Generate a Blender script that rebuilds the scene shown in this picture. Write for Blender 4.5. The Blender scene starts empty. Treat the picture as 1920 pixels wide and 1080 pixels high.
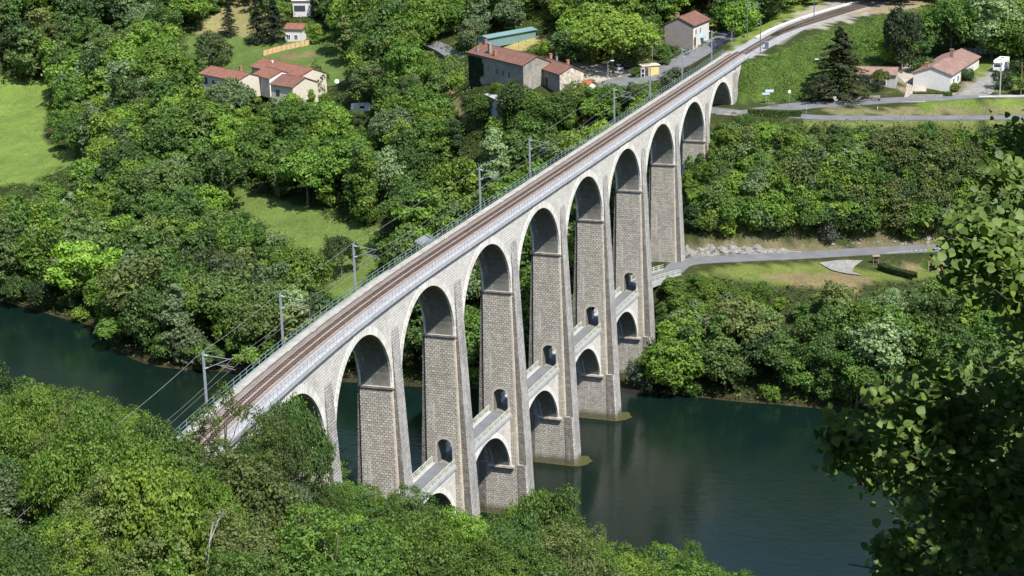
import bpy, bmesh, math, random
import numpy as np
from mathutils import Vector, Matrix
from mathutils.geometry import tessellate_polygon

# ------------------------------------------------------------------ camera
FPX = 3618.38                      # focal length in pixels of the 1920 px wide photograph
CAM = np.array([-228.428, -104.701, 125.073])
YAW, PIT, ROLL = 0.361562, 0.282684, -0.024478
_r0 = np.array([math.sin(YAW), -math.cos(YAW), 0.0])
FW = np.array([math.cos(YAW)*math.cos(PIT), math.sin(YAW)*math.cos(PIT), -math.sin(PIT)])
_u0 = np.cross(_r0, FW)
RT = _r0*math.cos(ROLL) + _u0*math.sin(ROLL)
UP = -_r0*math.sin(ROLL) + _u0*math.cos(ROLL)
scene = bpy.context.scene
cd = bpy.data.cameras.new("camera")
cam = bpy.data.objects.new("camera", cd)
scene.collection.objects.link(cam)
cd.sensor_fit = 'HORIZONTAL'; cd.sensor_width = 36.0
cd.lens = FPX/1920*36.0
cd.clip_start = 0.5; cd.clip_end = 20000
cam.matrix_world = Matrix(((RT[0], UP[0], -FW[0], CAM[0]), (RT[1], UP[1], -FW[1], CAM[1]),
                           (RT[2], UP[2], -FW[2], CAM[2]), (0, 0, 0, 1)))
scene.camera = cam

# ------------------------------------------------------------------ light
AZ, EL = math.radians(52), math.radians(54)
SUN = Vector((-math.cos(AZ)*math.cos(EL), -math.sin(AZ)*math.cos(EL), math.sin(EL)))
sd = bpy.data.lights.new("sun", 'SUN'); sd.energy = 5.0; sd.angle = math.radians(0.53); sd.color = (1.0, 0.955, 0.88)
so = bpy.data.objects.new("sun", sd); scene.collection.objects.link(so)
so.rotation_euler = SUN.to_track_quat('Z', 'Y').to_euler()
world = bpy.data.worlds.new("World"); scene.world = world; world.use_nodes = True
nt = world.node_tree
sky = nt.nodes.new("ShaderNodeTexSky"); sky.sky_type = 'NISHITA'; sky.sun_disc = False
sky.sun_elevation = EL; sky.sun_rotation = math.atan2(SUN.x, SUN.y)
sky.air_density = 1.0; sky.dust_density = 0.6; sky.ozone_density = 1.2
nt.nodes["Background"].inputs[1].default_value = 0.135
nt.links.new(sky.outputs[0], nt.nodes["Background"].inputs[0])
scene.view_settings.view_transform = 'Standard'; scene.view_settings.look = 'None'
scene.view_settings.exposure = 0.75; scene.view_settings.gamma = 1.0
scene.render.engine = 'CYCLES'
scene.cycles.max_bounces = 6; scene.cycles.transparent_max_bounces = 8
scene.cycles.diffuse_bounces = 3; scene.cycles.transmission_bounces = 3

# ------------------------------------------------------------------ helpers
rnd = random.Random(7); nr = np.random.default_rng(7)
COL = scene.collection
def ray(px, py):
    return FW + RT*((px-960)/FPX) - UP*((py-540)/FPX)
def at(px, py, z):
    d = ray(px, py); return CAM + d*((z-CAM[2])/d[2])
def at_d(px, py, dist):
    d = ray(px, py); return CAM + d*dist
def proj(P):
    d = np.asarray(P, float) - CAM
    f = d @ FW
    return 960+FPX*(d@RT)/f, 540-FPX*(d@UP)/f, f

def tag(o, label=None, cat=None, group=None, kind=None):
    if label: o['label'] = label
    if cat: o['category'] = cat
    if group: o['group'] = group
    if kind: o['kind'] = kind
    return o
def empty(name, loc, label=None, cat=None, group=None, rz=0.0):
    o = bpy.data.objects.new(name, None); COL.objects.link(o)
    o.location = tuple(float(c) for c in loc); o.rotation_euler = (0, 0, rz); o.empty_display_size = 0.5
    return tag(o, label, cat, group)

class MB:
    """collects faces in local coordinates, UVs from the local coordinates"""
    def __init__(s, f=None): s.v=[]; s.l=[]; s.fc=[]; s.mi=[]; s.f=f; s.uv={}; s.at=[]; s.a=0.0
    def vert(s, p):
        s.l.append(tuple(p)); s.v.append(tuple(s.f(*p)) if s.f else tuple(p)); return len(s.v)-1
    def face(s, pts, mi=0, uv=None):
        idx=[s.vert(p) for p in pts]; s.fc.append(idx); s.mi.append(mi); s.at.append(s.a)
        if uv: s.uv[len(s.fc)-1]=uv
    def hexa(s, lo, hi, mi=0, caps=(1,1)):
        """two quads (lists of 4 points, counter-clockwise from above), bottom and top"""
        if caps[0]: s.face(lo[::-1], mi)
        if caps[1]: s.face(hi, mi)
        for i in range(4):
            j=(i+1)%4; s.face([lo[i],lo[j],hi[j],hi[i]], mi)
    def box(s, x0,x1,y0,y1,z0,z1, mi=0):
        s.hexa([(x0,y0,z0),(x1,y0,z0),(x1,y1,z0),(x0,y1,z0)],[(x0,y0,z1),(x1,y0,z1),(x1,y1,z1),(x0,y1,z1)],mi)
    def long_box(s, x0,x1,y0,y1,z0,z1, mi=0, step=6.0):
        n=max(1,int(math.ceil((x1-x0)/step)))
        for i in range(n):
            a=x0+(x1-x0)*i/n; b=x0+(x1-x0)*(i+1)/n
            s.face([(a,y0,z1),(b,y0,z1),(b,y1,z1),(a,y1,z1)],mi); s.face([(a,y1,z0),(b,y1,z0),(b,y0,z0),(a,y0,z0)],mi)
            s.face([(a,y0,z0),(b,y0,z0),(b,y0,z1),(a,y0,z1)],mi); s.face([(b,y1,z0),(a,y1,z0),(a,y1,z1),(b,y1,z1)],mi)
        s.face([(x0,y1,z0),(x0,y0,z0),(x0,y0,z1),(x0,y1,z1)],mi); s.face([(x1,y0,z0),(x1,y1,z0),(x1,y1,z1),(x1,y0,z1)],mi)
    def bar(s, a, b, r, n=6, r2=None, mi=0, cap=True):
        a=Vector(a); b=Vector(b); d=(b-a)
        if d.length<1e-6: return
        d.normalize(); u=d.orthogonal().normalized(); w=d.cross(u); r2=r if r2 is None else r2
        A=[a+(u*math.cos(t)+w*math.sin(t))*r for t in [2*math.pi*i/n for i in range(n)]]
        B=[b+(u*math.cos(t)+w*math.sin(t))*r2 for t in [2*math.pi*i/n for i in range(n)]]
        for i in range(n):
            j=(i+1)%n; s.face([A[i],A[j],B[j],B[i]],mi)
        if cap: s.face(A[::-1],mi); s.face(B,mi)
    def beam(s, a, b, wx, wz, mi=0):
        """rectangular beam between two points; wx horizontal width, wz vertical"""
        a=Vector(a); b=Vector(b); d=(b-a).normalized()
        u=d.cross(Vector((0,0,1)))
        u = Vector((1,0,0)) if u.length<1e-3 else u.normalized()
        v=u.cross(d).normalized()
        q=[(-1,-1),(1,-1),(1,1),(-1,1)]
        A=[a+u*(i*wx/2)+v*(j*wz/2) for i,j in q]; B=[b+u*(i*wx/2)+v*(j*wz/2) for i,j in q]
        for i in range(4):
            j=(i+1)%4; s.face([A[j],A[i],B[i],B[j]],mi)
        s.face(A,mi); s.face(B[::-1],mi)
    def extrude(s, outer, holes, mapf, d0, d1, mi=0, side_mi=None, hole_mi=None):
        """polygon (u,v) with holes; mapf(u,v,d) gives local points; both faces and the sides"""
        loops=[outer]+list(holes)
        flat=[p for lp in loops for p in lp]
        tris=tessellate_polygon([[Vector((p[0],p[1],0)) for p in lp] for lp in loops])
        for t in tris:
            s.face([mapf(*flat[i],d0) for i in t],mi); s.face([mapf(*flat[i],d1) for i in t[::-1]],mi)
        for k,lp in enumerate(loops):
            m=(side_mi if k==0 else hole_mi); m=mi if m is None else m
            acc=0
            for i in range(len(lp)):
                a,b=lp[i],lp[(i+1)%len(lp)]
                ln=math.hypot(b[0]-a[0],b[1]-a[1])
                mm=m(a,b) if callable(m) else m
                s.face([mapf(*a,d0),mapf(*b,d0),mapf(*b,d1),mapf(*a,d1)],mm,
                       uv=[(d0,acc),(d0,acc+ln),(d1,acc+ln),(d1,acc)])
                acc+=ln
    def build(s, name, mats, parent=None, smooth=False, weld=False, attr=None):
        V=np.array(s.v,dtype=np.float64)
        if parent is not None and s.f is not None or (parent is not None and getattr(s,'wld',False)):
            o=parent; off=np.array(o.location)
            pp=o.parent
            while pp is not None: off=off+np.array(pp.location); pp=pp.parent
            V=V-off
        me=bpy.data.meshes.new(name)
        me.from_pydata([tuple(p) for p in V],[],s.fc)
        uvl=me.uv_layers.new(name="uv").data
        k=0; uvs=[]
        L=s.l
        for fi,f in enumerate(s.fc):
            if fi in s.uv: uvs+=s.uv[fi]; continue
            a=Vector(L[f[0]]); b=Vector(L[f[1]]); c=Vector(L[f[2]])
            n=(b-a).cross(c-a)
            if n.length<1e-9 and len(f)>3: n=(c-a).cross(Vector(L[f[3]])-a)
            ax=[abs(n.x),abs(n.y),abs(n.z)]; m=ax.index(max(ax))
            for i in f:
                p=L[i]
                uvs.append((p[1],p[2]) if m==0 else ((p[0],p[2]) if m==1 else (p[0],p[1])))
        uvl.foreach_set("uv",[c for p in uvs for c in p])
        if any(s.at):
            ca=me.attributes.new("v",'FLOAT','FACE'); ca.data.foreach_set("value",s.at)
        ms = mats if isinstance(mats,(list,tuple)) else [mats]
        for m in ms: me.materials.append(m)
        me.polygons.foreach_set("material_index",s.mi)
        if weld or smooth:
            bm=bmesh.new(); bm.from_mesh(me); bmesh.ops.remove_doubles(bm,verts=bm.verts,dist=1e-4); 
            bmesh.ops.recalc_face_normals(bm,faces=bm.faces); bm.to_mesh(me); bm.free()
        if smooth: me.polygons.foreach_set("use_smooth",[True]*len(me.polygons))
        me.update()
        o=bpy.data.objects.new(name,me); COL.objects.link(o)
        if parent is not None: o.parent=parent
        return o
def WM():
    """a builder whose points are world coordinates"""
    m=MB(); m.wld=True; return m

# ------------------------------------------------------------------ materials
def new_mat(name):
    m=bpy.data.materials.new(name); m.use_nodes=True
    n=m.node_tree.nodes; b=n.get("Principled BSDF"); return m,m.node_tree,b
def N(t,ty,**k):
    n=t.nodes.new(ty)
    for a,b in k.items(): setattr(n,a,b)
    return n
def mixc(t,fac,a,b,mode='MIX'):
    n=N(t,"ShaderNodeMix",data_type='RGBA',blend_type=mode)
    for s,v in ((n.inputs[0],fac),(n.inputs[6],a),(n.inputs[7],b)):
        if isinstance(v,(int,float)): s.default_value=v
        elif isinstance(v,tuple): s.default_value=(v[0],v[1],v[2],1)
        else: t.links.new(v,s)
    return n.outputs[2]
def mth(t,op,a,b=None,clamp=False):
    n=N(t,"ShaderNodeMath",operation=op,use_clamp=clamp)
    for s,v in ((n.inputs[0],a),(n.inputs[1],b)):
        if v is None: continue
        if isinstance(v,(int,float)): s.default_value=v
        else: t.links.new(v,s)
    return n.outputs[0]
def ramp(t,src,stops):
    n=N(t,"ShaderNodeValToRGB"); e=n.color_ramp.elements
    while len(e)>1: e.remove(e[0])
    e[0].position=stops[0][0]; e[0].color=(*stops[0][1],1)
    for p,c in stops[1:]:
        q=e.new(p); q.color=(*c,1)
    t.links.new(src,n.inputs[0]); return n.outputs[0]
def noise(t,vec,scale,detail=4,rough=0.55):
    n=N(t,"ShaderNodeTexNoise"); n.inputs["Scale"].default_value=scale
    n.inputs["Detail"].default_value=detail; n.inputs["Roughness"].default_value=rough
    if vec is not None: t.links.new(vec,n.inputs["Vector"])
    return n.outputs["Fac"]
def mapping(t,vec,sc):
    n=N(t,"ShaderNodeMapping"); n.inputs["Scale"].default_value=sc; t.links.new(vec,n.inputs[0]); return n.outputs[0]
def objvec(t): return N(t,"ShaderNodeNewGeometry").outputs["Position"]
def uvvec(t): return N(t,"ShaderNodeUVMap",uv_map="uv").outputs[0]
def bump(t,b,h,dist,strength=1.0):
    n=N(t,"ShaderNodeBump"); n.inputs["Strength"].default_value=strength; n.inputs["Distance"].default_value=dist
    t.links.new(h,n.inputs["Height"]); t.links.new(n.outputs[0],b.inputs["Normal"])
def simple(name,c,rough=0.7,metal=0.0,var=0.12,scale=1.5,spec=0.3):
    m,t,b=new_mat(name)
    f=noise(t,objvec(t),scale,5)
    d=tuple(x*(1-var) for x in c); l=tuple(min(1,x*(1+var)) for x in c)
    t.links.new(ramp(t,f,[(0.3,d),(0.7,l)]),b.inputs["Base Color"])
    b.inputs["Roughness"].default_value=rough; b.inputs["Metallic"].default_value=metal
    b.inputs["Specular IOR Level"].default_value=spec
    return m
def masonry(name,c1,c2,mortar,bw,bh,msize,bdist,stain=0.35,streak=0.0,dark=(0.10,0.095,0.085),streakc=(0.62,0.62,0.6),rock=0.0,wob=0.08,soft=0.38):
    """stone blocks laid in courses; stains and lime streaks run down the face"""
    m,t,b=new_mat(name); uv=uvvec(t)
    # slight wobble of the courses
    wn_=N(t,"ShaderNodeTexNoise"); wn_.inputs["Scale"].default_value=1.3; wn_.inputs["Detail"].default_value=3; t.links.new(uv,wn_.inputs["Vector"])
    va=N(t,"ShaderNodeVectorMath",operation='MULTIPLY_ADD'); t.links.new(wn_.outputs["Color"],va.inputs[0]); va.inputs[1].default_value=(wob*2,wob,0); t.links.new(uv,va.inputs[2])
    br=N(t,"ShaderNodeTexBrick"); t.links.new(va.outputs[0],br.inputs["Vector"])
    br.inputs["Scale"].default_value=1.0; br.inputs["Mortar Size"].default_value=msize; br.inputs["Mortar Smooth"].default_value=0.5
    br.inputs["Brick Width"].default_value=bw; br.inputs["Row Height"].default_value=bh; br.inputs["Bias"].default_value=0.0
    br.inputs["Color1"].default_value=(*c1,1); br.inputs["Color2"].default_value=(*c2,1); br.inputs["Mortar"].default_value=(*mortar,1)
    P=objvec(t)
    big=noise(t,P,0.16,6,0.65); mid=noise(t,P,1.1,5,0.6); fine=noise(t,P,6,4,0.6)
    c=mixc(t,mth(t,'MULTIPLY',mth(t,'SUBTRACT',big,0.46,True),stain*4,True),br.outputs["Color"],dark)
    c=mixc(t,soft,c,ramp(t,mid,[(0.28,(0.55,0.53,0.5)),(0.72,(1.35,1.35,1.33))]),'MULTIPLY')
    c=mixc(t,soft,c,ramp(t,fine,[(0.3,(0.6,0.6,0.6)),(0.7,(1.35,1.35,1.35))]),'MULTIPLY')
    if streak>0:
        s=noise(t,mapping(t,uv,(2.2,0.13,1)),1.0,5,0.65)
        s2=noise(t,mapping(t,uv,(0.35,0.12,1)),1.0,3,0.6)
        sf=mth(t,'MULTIPLY',mth(t,'MULTIPLY',mth(t,'SUBTRACT',s,0.52,True),6,True),mth(t,'MULTIPLY',mth(t,'SUBTRACT',s2,0.45,True),7,True))
        c=mixc(t,mth(t,'MULTIPLY',sf,streak),c,streakc)
        s3=noise(t,mapping(t,uv,(1.7,0.10,1)),1.3,4,0.65)
        c=mixc(t,mth(t,'MULTIPLY',mth(t,'SUBTRACT',s3,0.56,True),3.0*streak,True),c,dark)
    sx=N(t,"ShaderNodeSeparateXYZ"); t.links.new(P,sx.inputs[0])
    damp=mth(t,'SUBTRACT',1.0,mth(t,'DIVIDE',mth(t,'SUBTRACT',sx.outputs[2],mth(t,'MULTIPLY',mid,1.6)),1.1),True)
    c=mixc(t,mth(t,'MULTIPLY',damp,0.85),c,(0.085,0.080,0.035))
    t.links.new(c,b.inputs["Base Color"]); b.inputs["Roughness"].default_value=0.9; b.inputs["Specular IOR Level"].default_value=0.15
    h=mth(t,'ADD',mth(t,'MULTIPLY',br.outputs["Fac"],-1.0),mth(t,'MULTIPLY',noise(t,uv,2.6,3,0.7),rock+0.3))
    bump(t,b,h,bdist)
    return m
M={}
M['spandrel']=masonry("spandrel_stone",(0.66,0.635,0.59),(0.54,0.515,0.47),(0.36,0.34,0.305),0.75,0.40,0.035,0.05,stain=0.22,streak=0.7,wob=0.05,soft=0.22)
M['pier']=masonry("rock_faced_stone",(0.47,0.44,0.385),(0.34,0.315,0.27),(0.21,0.195,0.165),0.62,0.37,0.045,0.14,stain=0.22,streak=0.7,streakc=(0.66,0.65,0.62),rock=0.5,wob=0.05,soft=0.3)
M['butt']=masonry("buttress_stone",(0.50,0.485,0.465),(0.36,0.345,0.325),(0.22,0.21,0.195),0.7,0.42,0.05,0.10,stain=0.5,streak=0.9,rock=0.8,wob=0.05,soft=0.45)
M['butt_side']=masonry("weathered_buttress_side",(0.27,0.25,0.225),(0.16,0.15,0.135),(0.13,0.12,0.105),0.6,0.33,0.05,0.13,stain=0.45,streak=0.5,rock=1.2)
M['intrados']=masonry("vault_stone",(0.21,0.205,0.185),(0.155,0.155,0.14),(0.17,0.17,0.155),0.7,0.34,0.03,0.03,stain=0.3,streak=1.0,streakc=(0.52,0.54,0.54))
M['quoin']=simple("quoin_stone",(0.50,0.44,0.37),0.9,var=0.2,scale=0.8)
M['impost']=simple("impost_stone",(0.40,0.36,0.31),0.9,var=0.35,scale=1.2)
M['concrete']=simple("pale_concrete",(0.35,0.35,0.355),0.85,var=0.15,scale=0.9)
M['concrete2']=simple("walkway_concrete",(0.31,0.295,0.265),0.9,var=0.2,scale=0.7)
M['kerbwhite']=simple("kerb_concrete",(0.55,0.52,0.47),0.9,var=0.12,scale=1.0)
M['steel']=simple("galvanised_steel",(0.30,0.33,0.37),0.45,metal=0.3,var=0.12)
M['steelblue']=simple("blue_grey_steel",(0.10,0.13,0.18),0.5,metal=0.2,var=0.1)
M['railing']=simple("painted_railing",(0.20,0.27,0.27),0.5,metal=0.2,var=0.1)
M['rail']=simple("rusty_rail",(0.10,0.068,0.052),0.6,metal=0.3,var=0.3)
M['sleeper']=simple("concrete_sleeper",(0.29,0.245,0.215),0.9,var=0.2)
M['cream']=simple("cream_balustrade",(0.42,0.43,0.35),0.8,var=0.12)
M['glassplate']=simple("dull_kickplate",(0.33,0.40,0.40),0.3,var=0.1)
M['wire']=simple("wire_metal",(0.35,0.35,0.35),0.5,metal=0.4)
M['insul']=simple("green_insulator",(0.28,0.48,0.42),0.3)
M['shade_gap']=simple("painted_shadow_and_joint",(0.12,0.10,0.085),0.9)  # dark tone for the painted coping shadow and the walkway gap
def vous_mat():
    m,t,b=new_mat("voussoir_stone")
    a=N(t,"ShaderNodeAttribute",attribute_name="v").outputs["Fac"]
    c=ramp(t,a,[(0.0,(0.55,0.52,0.465)),(0.5,(0.62,0.59,0.535)),(1.0,(0.69,0.665,0.62))])
    c=mixc(t,0.5,c,ramp(t,noise(t,objvec(t),1.0,5,0.6),[(0.3,(0.65,0.64,0.62)),(0.7,(1.3,1.3,1.3))]),'MULTIPLY')
    t.links.new(c,b.inputs["Base Color"]); b.inputs["Roughness"].default_value=0.9; return m
M['vous']=vous_mat()
def ballast_mat(name,c1,c2,sc=5.0):
    m,t,b=new_mat(name); P=objvec(t)
    v=N(t,"ShaderNodeTexVoronoi"); v.inputs["Scale"].default_value=sc; t.links.new(P,v.inputs["Vector"])
    c=mixc(t,v.outputs["Distance"],c1,c2)
    c=mixc(t,0.6,c,ramp(t,noise(t,P,0.6,5),[(0.3,(0.7,0.7,0.7)),(0.7,(1.25,1.25,1.25))]),'MULTIPLY')
    t.links.new(c,b.inputs["Base Color"]); b.inputs["Roughness"].default_value=0.95
    bump(t,b,v.outputs["Distance"],0.06); return m
M['ballast']=ballast_mat("brown_ballast",(0.125,0.105,0.09),(0.235,0.20,0.175))
M['ballast2']=ballast_mat("grey_ballast",(0.19,0.19,0.195),(0.33,0.33,0.335))
M['gravel']=ballast_mat("pale_gravel",(0.15,0.145,0.13),(0.24,0.23,0.21),3.0)
M['dirt']=ballast_mat("sandy_ground",(0.26,0.225,0.18),(0.36,0.315,0.26),2.0)
def asphalt():
    m,t,b=new_mat("asphalt"); P=objvec(t)
    c=ramp(t,noise(t,P,0.35,6,0.6),[(0.3,(0.105,0.107,0.112)),(0.7,(0.155,0.157,0.165))])
    c=mixc(t,0.5,c,ramp(t,noise(t,P,9,3,0.6),[(0.3,(0.75,0.75,0.75)),(0.7,(1.2,1.2,1.2))]),'MULTIPLY')
    t.links.new(c,b.inputs["Base Color"]); b.inputs["Roughness"].default_value=0.85; return m
M['asphalt']=asphalt()
M['paint']=simple("white_road_paint",(0.7,0.7,0.68),0.8)

# ------------------------------------------------------------------ terrain heights
_ctl=[]
def cz(l):
    for px,py,z in l: _ctl.append(tuple(at(px,py,z)))
SHORE=[(-150,530),(0,562),(130,600),(200,640),(310,690),(480,702),(640,715),(760,722),(900,728),(1000,715),(1080,722),(1160,730),(1330,745),(1480,757),(1620,772),(1750,790),(1900,800),(2050,815)]
cz([(x,y,0.1) for x,y in SHORE])
for x,y in SHORE[::2]:
    P=at(x,y,0); _ctl.append((P[0]-14,P[1]-4,-4))
cz([(1240,517,17.6),(1290,492,17.7),(1400,484,17.7),(1500,479,17.7),(1640,472,17.7),(1780,465,17.7),(1950,452,17.7),(1240,500,17.7),(1350,470,19.5),(1350,452,21.5),
    (1350,520,17.2),(1500,530,16.8),(1600,530,17),(1800,515,17),(1480,545,15.5),
    (1300,600,10),(1500,650,8),(1700,650,9),(1400,400,25.2),(1600,430,21.7),(1800,430,20.9),(1500,350,29.8),(1700,350,29.3),(1850,330,30.5),(1950,330,30),(1320,330,31),(1950,400,23),
    (1340,222,41.7),(1400,208,41.8),(1450,204,41.8),(1510,200,41.9),(1600,199,42),(1700,192,42),(1800,187,42),(1920,182,42),(2050,178,42),
    (1510,222,41.5),(1700,222,41.5),(1900,222,41.5),(2050,222,41.5),(1400,240,40.2),(1600,240,40.6),(1850,240,40.6),(1350,240,39),
    (1360,212,41.8),(1345,208,41.8),
    (1395,190,42),(1450,190,42.2),(1560,180,43),(1660,165,43),(1750,160,43),(1850,150,43),(1760,120,43.5),(1850,110,43.8),(1700,110,44),(1900,60,45),(1800,60,45.5),
    (1450,100,50.2),(1540,58,50.2),(1620,35,50.2),(1750,20,50.2),(1900,0,49),(1430,110,50),
    (1420,75,50.2),(1480,42,50.3),(1560,15,50.3),(1640,0,50.3),(1460,38,50.3),(1540,-5,50.3),
    (1345,180,42),(1250,160,43),(1250,130,43),(1180,160,42.6),(1130,158,42.6),(1110,165,42.6),(1320,95,44.5),(1365,70,46),(1390,50,48),(1290,115,43.5),(1390,98,48.5),
    (1100,125,43.4),(1160,130,43.3),(1050,110,44),(1250,90,46),(1300,85,46.5),(1200,140,43.2),(1320,50,48),(1400,20,50),
    (1000,60,45),(930,80,44),(960,75,44.3),(850,75,43.5),(820,70,43.5),(1100,60,45.5),(1180,20,50),(1000,10,48),(800,20,44),
    (1010,215,38.3),(940,200,38.3),(880,190,38),(870,170,39),(1080,205,38.8),(1110,190,40.5),(1150,200,40),(1000,260,33),(1100,260,34),(850,240,31),(860,210,34),
    (700,250,24),(760,270,24),(900,320,24),(1000,330,25),(800,430,14),(720,400,15),(660,220,26),(620,150,30),
    (560,400,13),(650,450,10.5),(640,530,6.5),(500,380,14),(0,330,9),(60,250,14),(100,170,20),(0,170,20),(300,300,16),(300,450,7),(400,580,4),(200,480,5),(90,300,11),
    (480,160,29),(420,150,28),(560,150,29),(450,90,32),(600,100,33),(540,95,33),(450,50,35),(400,20,37),(520,70,34),(570,10,41),(640,60,36),(370,120,28),
    (0,60,36),(200,60,35),(300,120,28),(600,0,41),(700,60,38),(0,0,42),(200,0,41),(100,110,27)])
# near bank, world coordinates
_ctl+=[(-228,-105,122.5),(-205,-95,106),(-180,-69,84),(-175,-82,80),(-170,-95,76),(-148,-45,67),(-139,-59,63),(-133,-76,60),(-130,-92,58),
 (-107,-16,52),(-95,-37,46),(-87,-58,40),(-83,-80,34),(-80,-100,34),(-69,16,48),(-60,-1,47.5),(-72,-12,46),(-50,-14,38),(-43,-30,30),(-36,-47,20),(-30,-62,12),(-30,-78,8),(-30,-100,6),(-8,-64,5),
 (-27,44,32),(-16,27,28),(-46,4,44),(-48,-3,43),(-48,20,42),(-26,-3,27),(-24,6,27),(-5,-4,16),(-2,8,16.5),(-5,-20,9),(10,-6,8),(10,10,7),(8,-25,2.5),(0,-40,5),(14,28,3),(20,-4,1.5),(21,12,1),(26,0,-2.5),
 (25,-20,-1.5),(19,-46,-1.5),(12,-66,-1.5),(8,-44,2.5),(2,-60,2.5),(16,-30,1.5),(-10,-80,-2),(-14,-110,-2),(30,30,-3),(22,45,0.5),(30,62,0.5),(42,90,0.5),(55,120,0.5),(62,160,0.5),(8,60,14),(-10,70,28),(10,100,22),(20,140,20),(-50,70,48),(-60,110,52),(-20,130,40),
 (50,0,-4),(75,0,-4),(96,2,-3),(60,-40,-4.5),(60,-90,-4.5),(70,50,-4),(90,90,-3),(85,130,-3),(100,-20,-3),(118,2,0.6),(122,4,1.2),(146,3,18.2),(145,-3,18.0),(132,5,9),(131,-6,9),(170,3,30),(168,-6,30),(182,2,41.7),
 (207,2,47),(206,-2.5,43.5),(206,8,46),(200,10,43),(196,-2,42),(192,10,42.5),(212,3,50)]
_ctl+=[(-400,-300,170),(-600,0,220),(-400,300,200),(-200,200,110),(-150,120,80),(-300,60,140),(-250,-250,120),(-120,-200,60),(0,-300,-3),(60,-400,-4),(150,-400,20),(200,-300,50),(100,-200,-3),(0,-200,-3),(-60,-200,20),
 (185,-110,17.7),(150,-105,8),(215,-110,41.5),(240,-150,50),(300,-200,80),(350,-80,60),(420,-20,75),(450,60,80),(430,150,75),(450,250,80),(420,350,85),(350,420,75),
 (90,300,-3),(60,400,-4),(160,300,4),(230,330,20),(200,420,10),(0,300,30),(-40,420,60),(600,0,170),(620,300,190),(800,100,340),(780,500,340),(650,600,250),(500,-300,150),(700,-300,300),(600,-150,200),(1200,200,380),(1200,800,360),(900,-600,330),(300,900,120),(100,900,0),(-300,900,200),(100,-1100,0),(500,-1100,200),(-400,-1100,250),(-1200,0,300),(-1200,1000,300),(1500,-1300,380),(1500,1600,380)]
_cp=np.array(_ctl); _cx=_cp[:,:2]/100; _C2=(6.0/100)**2
def _phi(a,b):
    return np.sqrt(((a[:,None,:]-b[None,:,:])**2).sum(2)+_C2)
_n=len(_cx)
_A=np.zeros((_n+3,_n+3)); _A[:_n,:_n]=_phi(_cx,_cx)-np.eye(_n)*0.012; _A[:_n,_n]=1; _A[:_n,_n+1:]=_cx; _A[_n,:_n]=1; _A[_n+1:,:_n]=_cx.T
_W=np.linalg.solve(_A,np.concatenate([_cp[:,2],[0,0,0]]))
_flat=[]
def _fl(pts,hw,fall):
    P=[tuple(p) for p in pts]
    for a,b in zip(P[:-1],P[1:]): _flat.append((np.array(a),np.array(b),hw,fall))
LOWER=[(136,-1.5,17.8)]+[tuple(at(x,y,17.7)) for x,y in [(1290,492),(1400,484),(1500,479),(1640,471),(1780,464),(1960,451),(2200,432)]]
UPPER=[(186,9,42.2),(184,2,42),(183,-5,41.9)]+[tuple(at(x,y,41.9)) for x,y in [(1440,207),(1510,198),(1600,193),(1700,187),(1800,184),(1960,181),(2200,176)]]
BRANCH=[tuple(at(x,y,41.7)) for x,y in [(1430,211),(1490,218),(1560,222),(1700,222),(1960,221),(2200,219)]]
STATION=[(188,12,42.4),(196,24,42.6),(206,32,42.7)]+[tuple(at(x,y,z)) for x,y,z in [(1190,148,42.8),(1250,130,43.4),(1310,99,44.9),(1362,70,46.4),(1385,52,47.6)]]
VILLAGE=[tuple(at(x,y,42.8)) for x,y in [(1215,146),(1150,158),(1095,163)]]+[tuple(at(1040,138,43.2))]
PARK=[tuple(at(x,y,43.2)) for x,y in [(1075,128),(1120,130),(1170,136)]]
TRACKC=[(196,1.5,50.2),(208,2.0,50.2)]+[tuple(at(x,y,50.3)) for x,y in [(1440,72),(1480,50),(1540,29),(1600,11),(1660,-4),(1760,-25)]]
_fl(LOWER,4.2,7); _fl(UPPER,4.5,6); _fl(BRANCH,3.2,4); _fl(STATION,5,6); _fl(VILLAGE,5,6); _fl(PARK,9,7); _fl(TRACKC[1:],6.5,9)
def flatten(X,Y,Z):
    Wt=np.zeros_like(Z); Zs=np.zeros_like(Z); mx=np.zeros_like(Z)
    for a,b,hw,fall in _flat:
        d=b[:2]-a[:2]; L2=d@d; u=np.clip(((X-a[0])*d[0]+(Y-a[1])*d[1])/L2,0,1)
        D=np.hypot(X-a[0]-u*d[0],Y-a[1]-u*d[1]); w=np.clip(1-(D-hw)/fall,0,1); w=w*w*(3-2*w)
        p=w**4/(D+0.5)**2; Wt+=p; Zs+=p*(a[2]+u*(b[2]-a[2])); mx=np.maximum(mx,w)
    t=np.where(Wt>1e-9,Zs/np.maximum(Wt,1e-9),Z)
    return Z*(1-mx)+t*mx
def hgt_raw(X,Y):
    return flatten(np.atleast_1d(np.asarray(X,float)),np.atleast_1d(np.asarray(Y,float)),_hgt0(X,Y))
def _hgt0(X,Y):
    X=np.atleast_1d(np.asarray(X,float)); Y=np.atleast_1d(np.asarray(Y,float)); sh=X.shape
    q=np.stack([X.ravel(),Y.ravel()],1)/100; out=np.empty(len(q))
    for i in range(0,len(q),20000):
        s=q[i:i+20000]; out[i:i+20000]=_phi(s,_cx)@_W[:_n]+_W[_n]+s@_W[_n+1:]
    return out.reshape(sh)
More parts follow.
